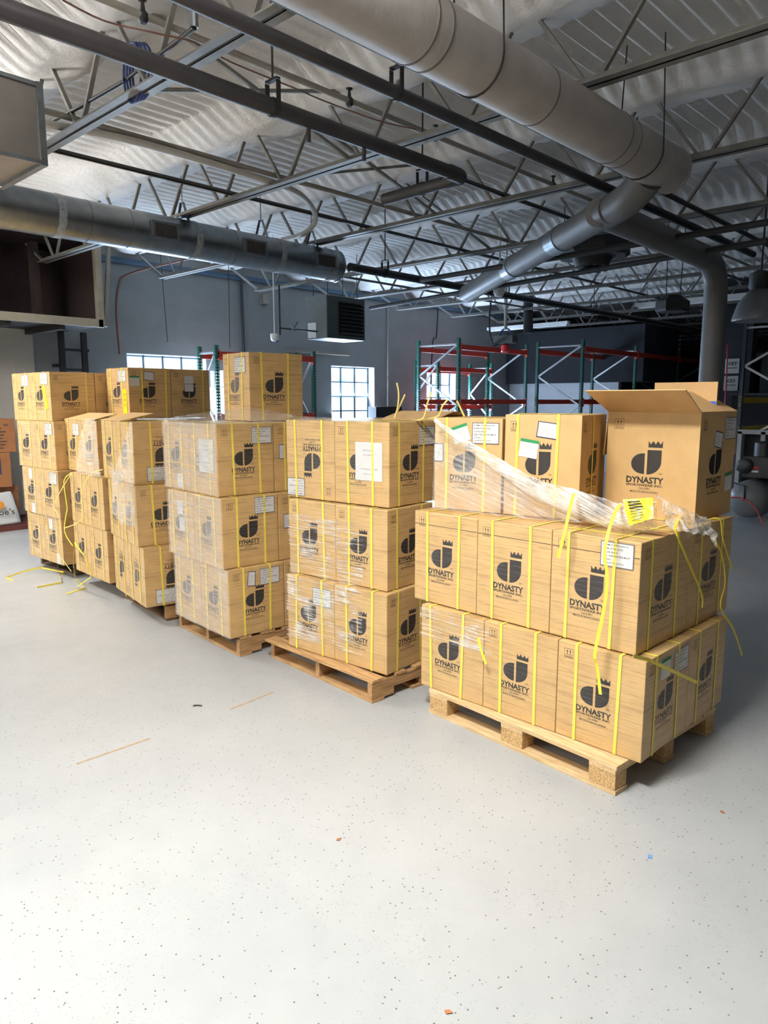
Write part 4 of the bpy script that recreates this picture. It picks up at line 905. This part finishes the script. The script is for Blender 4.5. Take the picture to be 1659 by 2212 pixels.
# ------------------------------------------------------------------ galvanised duct on the left
YG, ZG, RG = 6.9, 3.45, 0.188
t = thing('metal_duct', 'shiny galvanised round duct with side grilles along the left wall', 'duct', (6.4, YG, ZG), 0)
obj('duct_body', tube(BM(), [(-5, YG, ZG), (6.38, YG, ZG)], RG, 40), 'galvanised', t, smooth='auto')
obj('end_cap', lathe(BM(), [(RG + 0.006, 0), (RG + 0.006, 0.03), (RG * 0.9, 0.05), (0.02, 0.05)], (6.36, YG, ZG), 40, 'X'), 'galvanised', t, smooth='auto')
for x in (2.9, 4.3, 5.4, 6.2):
    obj('sealed_joint', tube(BM(), [(x, YG, ZG), (x + 0.07, YG, ZG)], RG + 0.004, 40), 'sealant', t, smooth='auto')
for x in (1.9, 3.2, 3.6, 4.8): obj('seam_ring', tube(BM(), [(x, YG, ZG), (x + 0.006, YG, ZG)], RG + 0.002, 40), 'duct_seam', t, smooth='auto')
for k in range(3):
    x0, x1 = GRILL[2 * k][0], GRILL[2 * k + 1][0]; z = 3.45; y = YG - RG - 0.012
    g = obj('grille', bx(BM(), x0, x1, y, y + 0.07, z - 0.085, z + 0.085), 'galvanised', t, bevel=0.003)
    obj('grille_void', bx(BM(), x0 + 0.03, x1 - 0.03, y - 0.002, y, z - 0.06, z + 0.06), 'void_black', g)
    b = BM(); n = 16
    for i in range(n): xx = x0 + 0.035 + (x1 - x0 - 0.07) * i / (n - 1); bx(b, xx - 0.0025, xx + 0.0025, y - 0.006, y - 0.001, z - 0.06, z + 0.06)
    obj('grille_bars', b, 'duct_seam', g)
for x in (1.7, 4.25, 5.25, 6.0):
    b = BM()
    for s in (-1, 1): bar(b, (x, YG + s * 0.185, ZG), (x, YG + s * 0.02, ZG + 0.36), 0.028, 0.006, (0, 1, 0))
    tube(b, [(x, YG, ZG + 0.34), (x, YG, ZG + 0.62)], 0.006, 6); obj('hanger', b, 'galvanised', t)
# air handler at upper left
t = thing('air_handler', 'big sheet metal air handler box at the upper left edge', 'air handler', (1.0, 5.3, 3.31), 0)
obj('casing', bx(BM(), -0.8, 2.08, 5.0, 5.75, 3.31, 3.77), 'galvanised_warm', t, bevel=0.004)
b = BM(); bx(b, 2.06, 2.10, 4.985, 5.77, 3.29, 3.79); obj('end_flange', b, 'galvanised', t)
b = BM(); bx(b, -0.8, 2.08, 4.985, 5.0, 3.76, 3.785); bx(b, -0.8, 2.08, 4.985, 5.0, 3.295, 3.32); obj('edge_strip', b, 'galvanised', t)
obj('filter_rack', bx(BM(), -0.6, 1.75, 5.25, 5.7, 3.2, 3.31), 'black_iron', t, bevel=0.004)
t = thing('plenum_box', 'oval-sided metal plenum on the near side of the metal duct', 'plenum', (1.0, 6.55, 3.4), 0)
obj('casing', tube(BM(), [(-3, 6.55, 3.42), (2.02, 6.55, 3.42)], 0.115, 20), 'galvanised_warm', t, smooth='auto')
obj('top_angle', bx(BM(), -3, 2.3, 6.42, 6.5, 3.64, 3.66), 'joist_paint', t)
obj('lower_angle', bx(BM(), -3, 2.15, 6.42, 6.5, 3.26, 3.28), 'joist_paint', t)
b = tube(BM(), [(1.5, 6.4, 3.6), (1.75, 6.4, 3.75), (1.95, 6.42, 3.8)], 0.012, 8, True, 4); obj('black_cable', b, 'cable_black', t)
# hanging storage loft
t = thing('storage_loft', 'dark open-fronted storage loft hung on the left wall', 'loft', (2.5, 10.7, 2.84), 0)
x1 = 4.9
obj('loft_floor', bx(BM(), -3, x1, 10.2, 11.42, 2.84, 2.9), 'steel_black', t)
obj('rear_panel', bx(BM(), -3, x1, 11.3, 11.42, 2.9, 3.98), 'loft_wood', t)
obj('side_panel', bx(BM(), x1 - 0.03, x1, 10.25, 11.3, 2.9, 3.98), 'loft_wood', t)
obj('loft_roof', bx(BM(), -3, x1, 10.25, 11.42, 3.98, 4.0), 'loft_wood', t)
obj('bottom_trim', bx(BM(), -3, x1, 10.13, 10.2, 2.82, 2.93), 'trim_beige', t, bevel=0.004)
obj('corner_post', bx(BM(), x1 - 0.07, x1 + 0.02, 10.13, 10.22, 2.82, 3.98), 'trim_beige', t, bevel=0.004)
for x in (1.2, 2.0, 2.8, 3.55, 4.2): obj('stud', bx(BM(), x, x + 0.09, 10.7, 10.85, 2.9, 3.97), 'loft_wood', t)
b = BM(); bar(b, (x1 + 0.06, 10.2, 2.84), (x1 + 0.22, 10.3, 3.98), 0.05, 0.05); obj('diagonal_strut', b, 'trim_beige', t)
for x in (3.6, 4.3): obj('floor_beam', bx(BM(), x, x + 0.08, 10.2, 11.42, 2.76, 2.84), 'steel_black', t)
t = thing('wall_ladder', 'black steel ladder fixed to the wall below the loft', 'ladder', (4.97, 11.35, 0), 0)
for x in (4.79, 5.14): obj('rail', bx(BM(), x - 0.04, x + 0.04, 11.3, 11.36, 0.2, 2.84), 'steel_black', t)
for k in range(8): obj('rung', bx(BM(), 4.8, 5.13, 11.315, 11.345, 0.45 + 0.3 * k, 0.485 + 0.3 * k), 'steel_black', t)
for z in (2.3, 1.2):
    obj('wall_bracket', bx(BM(), 4.68, 4.79, 11.33, 11.45, z, z + 0.05), 'steel_black', t); obj('wall_bracket', bx(BM(), 5.14, 5.22, 11.33, 11.5, z + 0.25, z + 0.29), 'steel_black', t)
# unit heater
hx, hy = 8.309, 9.2; hx1 = 9.196; z0, z1 = 2.83, 3.53
t = thing('unit_heater', 'dark green-grey louvred unit heater hanging on the left', 'heater', (hx, hy, z0), 0)
obj('cabinet', bx(BM(), hx, hx1, hy, hy + 0.52, z0, z1), 'sheet_grey', t, bevel=0.006)
obj('front_panel', bx(BM(), hx + 0.004, hx1 - 0.004, hy - 0.012, hy, z0 + 0.004, z1 - 0.004), 'heater_front', t)
obj('louver_opening', bx(BM(), hx + 0.26, hx1 - 0.03, hy - 0.016, hy - 0.012, z0 + 0.06, z1 - 0.08), 'void_black', t)
for k in range(9):
    z = z0 + 0.09 + (z1 - z0 - 0.2) * k / 8; b = BM(); bar(b, (hx + 0.27, hy - 0.03, z), (hx1 - 0.035, hy - 0.03, z), 0.05, 0.006, (0, 0.5, 1)); obj('louver', b, 'heater_slat', t)
obj('data_label', bx(BM(), hx - 0.002, hx, hy + 0.27, hy + 0.48, z0 + 0.02, z0 + 0.27), 'paper', t)
for x in (hx + 0.1, hx1 - 0.1):
    for y in (hy + 0.08, hy + 0.44): obj('hanger_rod', tube(BM(), [(x, y, z1), (x, y, 4.33)], 0.006, 6), 'black_iron', t)
t = thing('gas_pipe', 'black gas pipe with valve feeding the heater', 'pipe', (7.7, 9.45, 3.0), 0)
obj('pipe_run', tube(BM(), [(7.52, 9.45, 3.62), (7.52, 9.45, 2.92), (7.52, 9.45, 2.84)], 0.014, 8), 'black_iron', t); obj('pipe_run', tube(BM(), [(7.52, 9.45, 2.95), (8.31, 9.45, 2.95)], 0.014, 8), 'black_iron', t)
b = BM(); lathe(b, [(0.02, -0.05), (0.035, -0.03), (0.035, 0.03), (0.02, 0.05)], (7.8, 9.45, 2.95), 12, 'X'); bar(b, (7.8, 9.43, 2.98), (7.86, 9.4, 3.07), 0.014, 0.02); obj('valve', b, 'galvanised', t)
# hanging sensor and speaker
x, y, z = SENS1
t = thing('pendant_sensor', 'white rounded sensor on a thin rod left of the heater', 'sensor', (x, y, z), 0)
obj('housing', lathe(BM(), [(0.012, -0.07), (0.04, -0.065), (0.06, -0.04), (0.066, 0.03), (0.06, 0.05), (0.02, 0.055)], (x, y, z), 20), 'white_plastic', t, smooth='auto')
obj('lens', lathe(BM(), [(0.012, -0.075), (0.03, -0.072), (0.034, -0.055)], (x + 0.025, y - 0.02, z), 14), 'hose_blue', t, smooth='auto')
obj('rod', tube(BM(), [(x, y, z + 0.05), (x, y, 4.33)], 0.009, 8), 'white_plastic', t)
x, y, z = SENS2
t = thing('pendant_speaker', 'pale cup-shaped pendant on a rod before the forked duct', 'pendant', (x, y, z), 0)
obj('housing', lathe(BM(), [(0.01, -0.085), (0.05, -0.075), (0.075, -0.03), (0.083, 0.07), (0.07, 0.085), (0.02, 0.09)], (x, y, z), 22), 'white_plastic', t, smooth='auto')
obj('rod', tube(BM(), [(x, y, z + 0.09), (x, y, 4.33)], 0.012, 8), 'white_plastic', t)
# ceiling fan unit
fx0, fy0, fz0 = 8.45, 4.5, 3.62
t = thing('fan_unit', 'dark hexagonal fan unit hung under the ceiling right of centre', 'fan unit', (fx0, fy0, fz0), 0)
obj('casing', lathe(BM(), [(0.42, -0.09), (0.47, -0.05), (0.47, 0.12), (0.3, 0.17)], (fx0, fy0, fz0), 8), 'black_iron', t)
obj('lower_ring', lathe(BM(), [(0.16, -0.21), (0.2, -0.2), (0.24, -0.1), (0.3, -0.085)], (fx0, fy0, fz0), 24), 'steel_black', t, smooth='auto')
b = BM()
for k in range(9):
    a = 2 * math.pi * k / 9; bar(b, (fx0, fy0, fz0 - 0.2), (fx0 + 0.19 * math.cos(a), fy0 + 0.19 * math.sin(a), fz0 - 0.25), 0.05, 0.01)
obj('vanes', b, 'steel_black', t)
obj('motor', lathe(BM(), [(0.1, 0.16), (0.12, 0.2), (0.12, 0.3), (0.06, 0.32)], (fx0, fy0 + 0.1, fz0), 16), 'steel_black', t, smooth='auto')
for s in (-1, 1): obj('hanger_rod', tube(BM(), [(fx0, fy0 + s * 0.4, fz0 + 0.1), (fx0, fy0 + s * 0.4, 4.33)], 0.007, 6), 'black_iron', t)
# dark hexagonal lamp and round high bay
x, y, z = LAMPHEX
t = thing('hanging_lamp', 'dark hexagonal lamp shade hanging on two chains', 'lamp', (x, y, z), 0)
obj('shade', lathe(BM(), [(0.2, -0.11), (0.21, -0.08), (0.21, 0.02), (0.1, 0.1)], (x, y, z), 6), 'steel_black', t)
for s in (-1, 1): obj('chain', tube(BM(), [(x, y + s * 0.09, z + 0.09), (x, y + s * 0.12, 4.33)], 0.006, 6), 'black_iron', t)
x, y, z = LAMPBAY
t = thing('hanging_lamp', 'large round high bay lamp at the right edge', 'lamp', (x, y, z), 0)
obj('reflector', lathe(BM(), [(0.27, -0.22), (0.275, -0.2), (0.22, -0.02), (0.11, 0.12), (0.08, 0.13)], (x, y, z), 28), 'tank_grey', t, smooth='auto')
obj('ballast_box', lathe(BM(), [(0.1, 0.12), (0.12, 0.15), (0.12, 0.3), (0.04, 0.33)], (x, y, z), 20), 'steel_black', t, smooth='auto')
obj('hanger_rod', tube(BM(), [(x, y, z + 0.3), (x, y, 4.33)], 0.01, 8), 'black_iron', t)
# hoist
x, y, z = HOIST
t = thing('chain_hoist', 'hoist with blue yoke and red cap hanging before the left wall', 'hoist', (x, y, z), 0)
obj('beam_box', bx(BM(), x - 0.1, x + 0.1, y - 0.24, y + 0.24, z - 0.16, z), 'joist_dark', t, bevel=0.008)
obj('yoke', tube(BM(), [(x, y + 0.14 * math.cos(a), z + 0.14 * math.sin(a)) for a in [math.pi * k / 10 for k in range(11)]], 0.022, 8), 'hose_blue', t, smooth='auto')
obj('drop_pole', tube(BM(), [(x, y, z + 0.12), (x, y + 0.02, 4.15)], 0.035, 10), 'pipe_grey', t, smooth='auto')
obj('red_cap', lathe(BM(), [(0.07, -0.34), (0.09, -0.32), (0.09, -0.2), (0.05, -0.17)], (x, y, z), 16), 'red_label', t, smooth='auto')
obj('supply_cable', tube(BM(), [(x, y + 0.14, z - 0.1), (x, y + 0.28, z - 0.2), (x, y + 0.38, z + 0.0), (x, y + 0.42, z + 0.4), (x, y + 0.36, z + 0.95)], 0.02, 8, True, 4), 'cable_black', t)
run('drain_sleeve', 'dark hanging bundle right of the hoist', 'bundle', [(13.4, 8.55, 4.0), (13.4, 8.55, 3.6), (13.4, 8.53, 3.2)], 0.1, 'steel_black', 12)
# wall pipes and cables
run('wall_cable', 'bundle of cables curving from the duct down the left wall', 'cable', [(p[0], 11.4 if i > 1 else p[1] - 2.2 * (1 - i / 2), p[2]) for i, p in enumerate(CABLE)], 0.018, 'cable_brown', 8, 5)
run('wall_pipe', 'brown vertical pipe on the wall between window and heater', 'pipe', [(8.22, 11.44, 4.1), (8.24, 11.44, 2.0), (8.24, 11.44, 0.3)], 0.03, 'pipe_black', 10)
run('pull_wire', 'thin dark wire hanging before the left wall, nearest the loft', 'wire', [(6.33, 11.0, 4.33), (6.4, 11.0, 2.75)], 0.006, 'cable_black', 6)
run('pull_wire', 'thin dark wire hanging before the brown wall pipe', 'wire', [(7.65, 11.0, 4.33), (7.62, 11.0, 2.72)], 0.006, 'cable_black', 6)
run('wall_conduit', 'thin vertical conduit on the wall between heater and far racks', 'conduit', [(12.2, 11.46, 3.95), (12.2, 11.46, 0.2)], 0.018, 'pipe_grey', 8)
run('wall_conduit', 'looped dark conduit on the wall left of the hoist', 'conduit', [(13.9, 11.4, 4.0), (13.85, 11.4, 3.3), (13.72, 11.4, 3.22), (13.66, 11.4, 2.2)], 0.016, 'black_iron', 8, 3)
b = BM(); bx(b, 8.68, 8.84, 11.4, 11.5, 3.62, 3.8); tag(obj('junction_box', b, 'pipe_grey', bevel=0.004), 'small grey junction box on the wall above the pipe', 'junction box')
b = BM(); bx(b, 9.3, 11.0, 11.42, 11.5, 2.75, 2.8); tag(obj('wall_rail', b, 'pipe_grey'), 'horizontal rail on the wall under the heater', 'rail')
b = BM(); bx(b, 11.55, 12.4, 11.2, 11.45, 0.9, 1.66); tag(obj('wall_cabinet', b, 'void_black', bevel=0.004), 'black cabinet on the wall right of the middle window', 'cabinet')
# ------------------------------------------------------------------ pallet racks
def post_mesh(h):
    b = BM(); w, d = 0.076, 0.05
    bx(b, -w / 2, w / 2, -d / 2, -d / 2 + 0.003, 0, h); bx(b, -w / 2, -w / 2 + 0.003, -d / 2, d / 2, 0, h); bx(b, w / 2 - 0.003, w / 2, -d / 2, d / 2, 0, h)
    return b
def rack(name, label, cat, xs, y0, dep, h, levels, pm='rack_green', bmn='rack_orange', gap=0.0):
    t = thing(name, label, cat, (xs[0], y0, 0), 0, 'pallet racks')
    pme = to_mesh(post_mesh(h), 'post', pm)
    for x in xs:
        for yy in (0, dep):
            o = add_obj('post', pme, t); o.location = (x - xs[0], yy, 0)
        z = h - 0.12; flip = 0
        b = BM(); bar(b, (x, y0 + 0.02, h - 0.12), (x, y0 + dep - 0.02, h - 0.12), 0.03, 0.03); obj('frame_strut', b, 'rack_silver', t)
        while z > 0.4:
            zn = max(0.2, z - 0.62); a, c = (y0 + 0.02, y0 + dep - 0.02) if flip == 0 else (y0 + dep - 0.02, y0 + 0.02)
            b = BM(); bar(b, (x, a, z), (x, c, zn), 0.035, 0.03, (1, 0, 0)); obj('frame_brace', b, 'rack_silver', t); z = zn; flip = 1 - flip
    for xa, xb in zip(xs, xs[1:]):
        for yy in (y0 - 0.02, y0 + dep + 0.02):
            for z in levels:
                b = BM(); bx(b, xa + 0.03, xb - 0.03, yy - 0.022, yy + 0.022, z, z + 0.1); bx(b, xa + 0.03, xa + 0.045, yy - 0.03, yy + 0.03, z - 0.05, z + 0.13); bx(b, xb - 0.045, xb - 0.03, yy - 0.03, yy + 0.03, z - 0.05, z + 0.13)
                obj('beam', b, bmn, t)
    return t
rack('pallet_rack', 'tall green rack with orange beams before the window right of centre', 'pallet rack', (11.9, 14.4), 9.2, 1.07, 3.05, (1.72, 2.82))
rack('pallet_rack', 'long empty green rack row behind the unwrapped carton', 'pallet rack', (13.95, 16.45, 18.95, 21.45), 7.55, 1.07, 3.05, (1.72, 2.8))
rack('pallet_rack', 'lower green rack close to the wall behind the tall one', 'pallet rack', (12.82, 14.9), 10.5, 0.65, 2.7, (1.6, 2.45))
rack('pallet_rack', 'green rack half hidden behind the single high carton', 'pallet rack', (6.93, 9.05), 10.4, 0.5, 2.7, (1.45, 2.5))
b = BM(); RX, RY = RPOST[0] + 0.1, RPOST[1] + 0.03
rack('pallet_rack', 'dark blue rack with yellow beams at the far right edge', 'pallet rack', (RX, RX + 2.4), RY - 1.1, 1.1, 3.1, (1.25, 1.75), 'rack_blue', 'rack_yellow')
for i, (x0, x1, z0, z1, m, s) in enumerate(((7.1, 7.62, 1.567, 2.02, 'paper', 'white carton on the shelf beside the single high carton, lower'), (7.12, 7.6, 2.025, 2.3, 'paper', 'white carton on the shelf, stacked topmost'), (8.35, 8.75, 1.567, 1.95, 'cardboard_brown', 'brown carton on the shelf right of the single high carton, lower'), (8.42, 8.72, 1.955, 2.2, 'cardboard_brown', 'small brown carton stacked on the shelf beside the wall pipe'), (7.15, 7.7, 0.9, 1.3, 'paper', 'white carton under the shelf beam by the green post'))):
    t = thing('shelf_carton', s, 'carton', ((x0 + x1) / 2, 10.65, z0), 0, 'cartons on the left rack'); obj('box_body', bx(BM(), x0, x1, 10.45, 10.88, z0, z1), m, t, bevel=0.004)
    obj('tape', bx(BM(), x0 - 0.001, x1 + 0.001, 10.64, 10.69, z1 - 0.06, z1 + 0.001), 'brown_tape', t)
b = BM(); bx(b, 6.98, 9.0, 10.42, 10.88, 1.552, 1.565); tag(obj('shelf_board', b, 'steel_black'), 'dark shelf board in the left rack under the white cartons', 'shelf')
b = BM(); bx(b, 6.98, 9.0, 10.42, 10.88, 0.88, 0.9); tag(obj('shelf_board', b, 'steel_black'), 'lower dark shelf board in the left rack', 'shelf')
# ------------------------------------------------------------------ stack at the far left
def bg_box(name, label, x0, x1, y0, y1, z0, z1, mat, lines=0, group='boxes on the red skid'):
    t = thing(name, label, 'box', ((x0 + x1) / 2, (y0 + y1) / 2, z0), 0, group); obj('box_body', bx(BM(), x0, x1, y0, y1, z0, z1), mat, t, bevel=0.006)
    if lines:
        b = BM()
        for k in range(lines): bx(b, x1 - 0.30, x1 - 0.30 + 0.2 * (0.6 + 0.4 * ((k * 37) % 10) / 10), y0 - 0.002, y0, z1 - 0.14 - 0.045 * k, z1 - 0.125 - 0.045 * k)
        bx(b, x1 - 0.14, x1 - 0.12, y0 - 0.002, y0, z1 - 0.1, z1 - 0.07); bx(b, x1 - 0.11, x1 - 0.09, y0 - 0.002, y0, z1 - 0.1, z1 - 0.07); obj('printed_lines', b, 'ink_line', t)
    return t
bg_box('stored_box', 'brown box with printed lines, topmost at the far left', 3.1, 3.82, 10.75, 11.4, 1.085, 1.545, 'cardboard_brown', 7)
t = bg_box('stored_box', 'brown box with blue patch, middle of the far left stack', 3.0, 3.73, 10.75, 11.4, 0.6, 1.08, 'cardboard_brown')
obj('blue_patch', bx(BM(), 3.3, 3.6, 10.748, 10.75, 0.78, 1.0), 'ink_blue', t)
bg_box('stored_box', 'brown box behind the white bag, bottom of far left stack', 3.05, 3.84, 10.85, 11.4, 0.09, 0.595, 'cardboard_brown')
t = thing('white_sack', 'white printed sack leaning on the red skid at far left', 'sack', (3.4, 10.7, 0.09), 0)
b = sheet(BM(), [[(3.05, 10.63, 0.09), (3.05, 10.66, 0.3), (3.05, 10.72, 0.52)], [(3.4, 10.60, 0.09), (3.4, 10.63, 0.3), (3.38, 10.7, 0.52)], [(3.77, 10.63, 0.09), (3.74, 10.67, 0.3), (3.70, 10.74, 0.53)]], 6, 6, 0.006, 2, 8)
g = bmesh.ops.extrude_face_region(b, geom=b.faces[:]); 
for v in [e for e in g['geom'] if isinstance(e, bmesh.types.BMVert)]: v.co.y += 0.08
obj('sack_body', b, 'paper', t, smooth=True)
b = letters(BM(), "aJoe's", 0, 0, 0.30, 0.11, 0.012); b.transform(Matrix.Translation((3.38, 10.588, 0.205)) @ Matrix.Rotation(R(82), 4, 'X')); obj('printed_word', b, 'ink', t)
b = BM(); lathe(b, [(0.03, 0), (0.055, 0.001), (0.055, 0.003), (0.03, 0.004)], (3.5, 10.6, 0.37), 20, 'Y'); obj('orange_ring', b, 'orange_ink', t)
t = thing('skid', 'dark red steel skid under the far left boxes', 'skid', (3.2, 11.0, 0), 0)
obj('front_beam', bx(BM(), 2.4, 4.15, 10.58, 10.64, 0, 0.08), 'dark_red', t); obj('rear_beam', bx(BM(), 2.4, 4.15, 11.3, 11.36, 0, 0.08), 'dark_red', t); obj('deck', bx(BM(), 2.4, 4.15, 10.64, 11.42, 0.06, 0.088), 'dark_red', t)
# ------------------------------------------------------------------ right background: compressor, cabinet, boards
x, y, z = COMP
t = thing('air_compressor', 'grey horizontal tank compressor with black pump at right', 'compressor', (x, y, 0), 0)
R0 = 0.285; z = 0.34
obj('tank', lathe(BM(), [(0.03, -0.12), (0.14, -0.10), (0.22, -0.05), (0.27, 0.03), (R0, 0.14), (R0, 0.8), (0.24, 0.9), (0.05, 0.95)], (x - 0.2, y, z), 32, 'X'), 'tank_grey', t, smooth='auto')
for dx in (0.05, 0.75):
    for s in (-1, 1): b = BM(); bar(b, (x + dx, y + s * 0.14, 0.1), (x + dx, y + s * 0.24, 0.0), 0.06, 0.02, (1, 0, 0)); obj('foot', b, 'tank_grey', t)
obj('pump', bx(BM(), x + 0.0, x + 0.6, y - 0.3, y + 0.16, z + R0 + 0.02, z + R0 + 0.34), 'motor_black', t, bevel=0.02)
obj('pump_head', lathe(BM(), [(0.12, 0), (0.14, 0.02), (0.14, 0.22), (0.1, 0.24)], (x + 0.25, y - 0.06, z + R0 + 0.32), 16), 'motor_black', t, smooth='auto')
obj('motor', lathe(BM(), [(0.08, 0), (0.12, 0.03), (0.12, 0.3), (0.06, 0.34)], (x - 0.05, y + 0.12, z + R0 + 0.2), 18, 'X'), 'motor_black', t, smooth='auto')
obj('red_badge', bx(BM(), x - 0.004, x, y - 0.07, y + 0.03, z + R0 + 0.16, z + R0 + 0.2), 'red_label', t); obj('white_badge', bx(BM(), x - 0.004, x, y - 0.07, y + 0.03, z + R0 + 0.11, z + R0 + 0.14), 'paper', t)
obj('valve_stem', tube(BM(), [(x - 0.33, y, z + 0.0), (x - 0.33, y, z + 0.22), (x - 0.25, y + 0.18, z + 0.24)], 0.014, 8), 'black_iron', t)
run('air_hose', 'red air hose crossing the compressor tank to the floor', 'hose', [(x - 0.1, y + 0.5, z - 0.06), (x - 0.3, y + 0.2, z + 0.03), (x - 0.36, y, z + 0.03), (x - 0.36, y - 0.18, z - 0.1), (x - 0.4, y - 0.3, 0.02)], 0.009, 'red_hose', 8, 4)
cx, cy = 12.55, 3.94
t = thing('metal_cabinet', 'worn white open-frame cabinet behind the compressor', 'cabinet', (cx, cy - 0.5, 0), 0)
for yy in (cy, cy - 0.35, cy - 0.72, cy - 1.1): obj('upright', bx(BM(), cx, cx + 0.05, yy - 0.045, yy + 0.02, 0, 1.3), 'cabinet_white', t)
obj('top_rail', bx(BM(), cx, cx + 0.05, cy - 1.12, cy + 0.02, 1.26, 1.33), 'cabinet_white', t); obj('mid_rail', bx(BM(), cx, cx + 0.05, cy - 0.36, cy, 0.66, 0.7), 'cabinet_white', t)
obj('rear_panel', bx(BM(), cx + 0.3, cx + 0.32, cy - 1.12, cy, 0, 1.3), 'steel_black', t)
obj('side_panel', bx(BM(), cx + 0.05, cx + 0.3, cy, cy + 0.015, 0, 1.3), 'cabinet_white', t)
# notice boards and dark bulky goods far behind
for i, (y0, z0) in enumerate(((5.25, 2.35), (5.25, 2.0))):
    t = thing('notice_board', 'white board with loop sign far behind the duct column, %s' % ('upper', 'lower')[i], 'sign', (16.0, y0, z0), 0)
    obj('board', bx(BM(), 15.98, 16.0, y0 - 0.14, y0 + 0.14, z0, z0 + 0.3), 'cabinet_white', t)
    b = BM()
    for s in (-1, 1): tube(b, [(15.975, y0 + s * 0.035 + 0.035 * math.cos(a), z0 + 0.2 + 0.028 * math.sin(a)) for a in [2 * math.pi * k / 16 for k in range(17)]], 0.006, 6)
    obj('loop_sign', b, 'ink', t)
    b = BM(); bx(b, 15.976, 15.98, y0 - 0.09, y0 + 0.09, z0 + 0.1, z0 + 0.125); obj('sign_line', b, 'ink_grey', t)
for i, (x0, x1, y0, y1, z0, z1, m, s) in enumerate(((24, 24.6, 7.9, 9.3, 0, 3.3, 'wall_dark', 'dark tall bulk of stored goods beyond the racks'), (20, 20.6, 5.6, 6.5, 0, 3.0, 'heater_front', 'grey panel cabinet beyond the racks, left of the duct column'), (17.5, 18.4, 5.4, 6.2, 0, 2.7, 'void_black', 'black machine cabinet left of the duct column'), (15.6, 16.2, 3.2, 5.1, 0, 1.9, 'void_black', 'dark workbench bulk behind the blue rack'))):
    t = thing('stored_goods', s, 'stored goods', ((x0 + x1) / 2, (y0 + y1) / 2, z0), 0); obj('body', bx(BM(), x0, x1, y0, y1, z0, z1), m, t, bevel=0.02); obj('lid', bx(BM(), x0 - 0.02, x1 + 0.02, y0 - 0.02, y1 + 0.02, z1, z1 + 0.04), 'steel_black', t)
for k, (x, y) in enumerate(((13.2, 5.0), (17.0, 3.6), (15.0, 9.6))):
    t = thing('strip_light', ('unlit strip light hanging left of the dark hexagonal lamp', 'unlit strip light hanging far behind the duct column', 'unlit strip light hanging above the tall green rack')[k], 'lamp', (x, y, 3.5), 0, 'strip lights')
    obj('housing', bx(BM(), x - 0.06, x + 0.06, y - 1.1, y + 1.1, 3.5, 3.57), 'fixture_white', t, bevel=0.006); obj('tube', tube(BM(), [(x, y - 1.05, 3.485), (x, y + 1.05, 3.485)], 0.018, 10), 'white_plastic', t)
    for s in (-1, 1): obj('hanger_wire', tube(BM(), [(x, y + s * 0.9, 3.57), (x, y + s * 0.9, 4.33)], 0.004, 5), 'black_iron', t)
# ------------------------------------------------------------------ lamps over the aisle (beside and behind the view)
for k, (loc, pw, pu, col, sx, sy) in enumerate(LAMPS):
    t = thing('ceiling_lamp', 'lit LED panel over the aisle, %s' % ('before the nearest pallet', 'before the leftmost pallets', 'far left of the aisle', 'far down the aisle')[k], 'lamp', loc, 0, 'LED panels')
    obj('housing', box(BM(), (0, 0, 0.025), (sx + 0.06, sy + 0.06, 0.04)), 'fixture_white', t, local=True); obj('diffuser', box(BM(), (0, 0, 0.0), (sx, sy, 0.008)), 'lamp_diffuser', t, local=True)
    for s in (-1, 1): obj('hanger_wire', tube(BM(), [(0, s * sy * 0.4, 0.045), (0, s * sy * 0.4, 0.62)], 0.004, 5), 'black_iron', t, local=True)
# ------------------------------------------------------------------ bits on the floor
for a, c in (((1.388, 3.432), (1.782, 3.42)), ((2.293, 3.42), (2.622, 3.438))):
    b = BM(); bar(b, (a[0], a[1], 0.0006), (c[0], c[1], 0.0006), 0.014, 0.001); obj('filled_crack', b, 'crack_brown', bpy.data.objects['floor'])
def bit(name, label, cat, c, s, rot, mat): tag(obj(name, box(BM(), c, s, rot), mat), label, cat)
bit('paper_scrap', 'scrap of blue tape on the floor before the nearest pallet', 'scrap', (2.632, 1.042, 0.002), (0.022, 0.016, 0.003), 0.4, 'blue_paper')
b = tube(BM(), [(2.163, 3.613, 0.004), (2.18, 3.6, 0.006), (2.2, 3.575, 0.004)], 0.004, 6, True, 3); tag(obj('wire_scrap', b, 'cable_black'), 'short bent black wire on the floor left of centre', 'scrap')
for i, (c, s) in enumerate((((3.157, 0.944, 0.002), 'dry leaf scrap on the floor at the right edge'), ((1.50, 1.16, 0.002), 'dry leaf scrap on the floor near the bottom centre'), ((1.86, 2.02, 0.002), 'tiny rust-coloured chip on the floor left of centre'))):
    b = BM(); poly(b, [(-0.012, -0.006), (0.004, -0.009), (0.014, 0.002), (0.002, 0.009)]); b.faces.ensure_lookup_table(); g = bmesh.ops.extrude_face_region(b, geom=b.faces[:])
    for v in [e for e in g['geom'] if isinstance(e, bmesh.types.BMVert)]: v.co.z += 0.0015
    b.transform(Matrix.Translation(c) @ Matrix.Rotation(0.7 + i, 4, 'Z')); tag(obj('leaf_scrap', b, 'leaf_brown'), s, 'scrap')
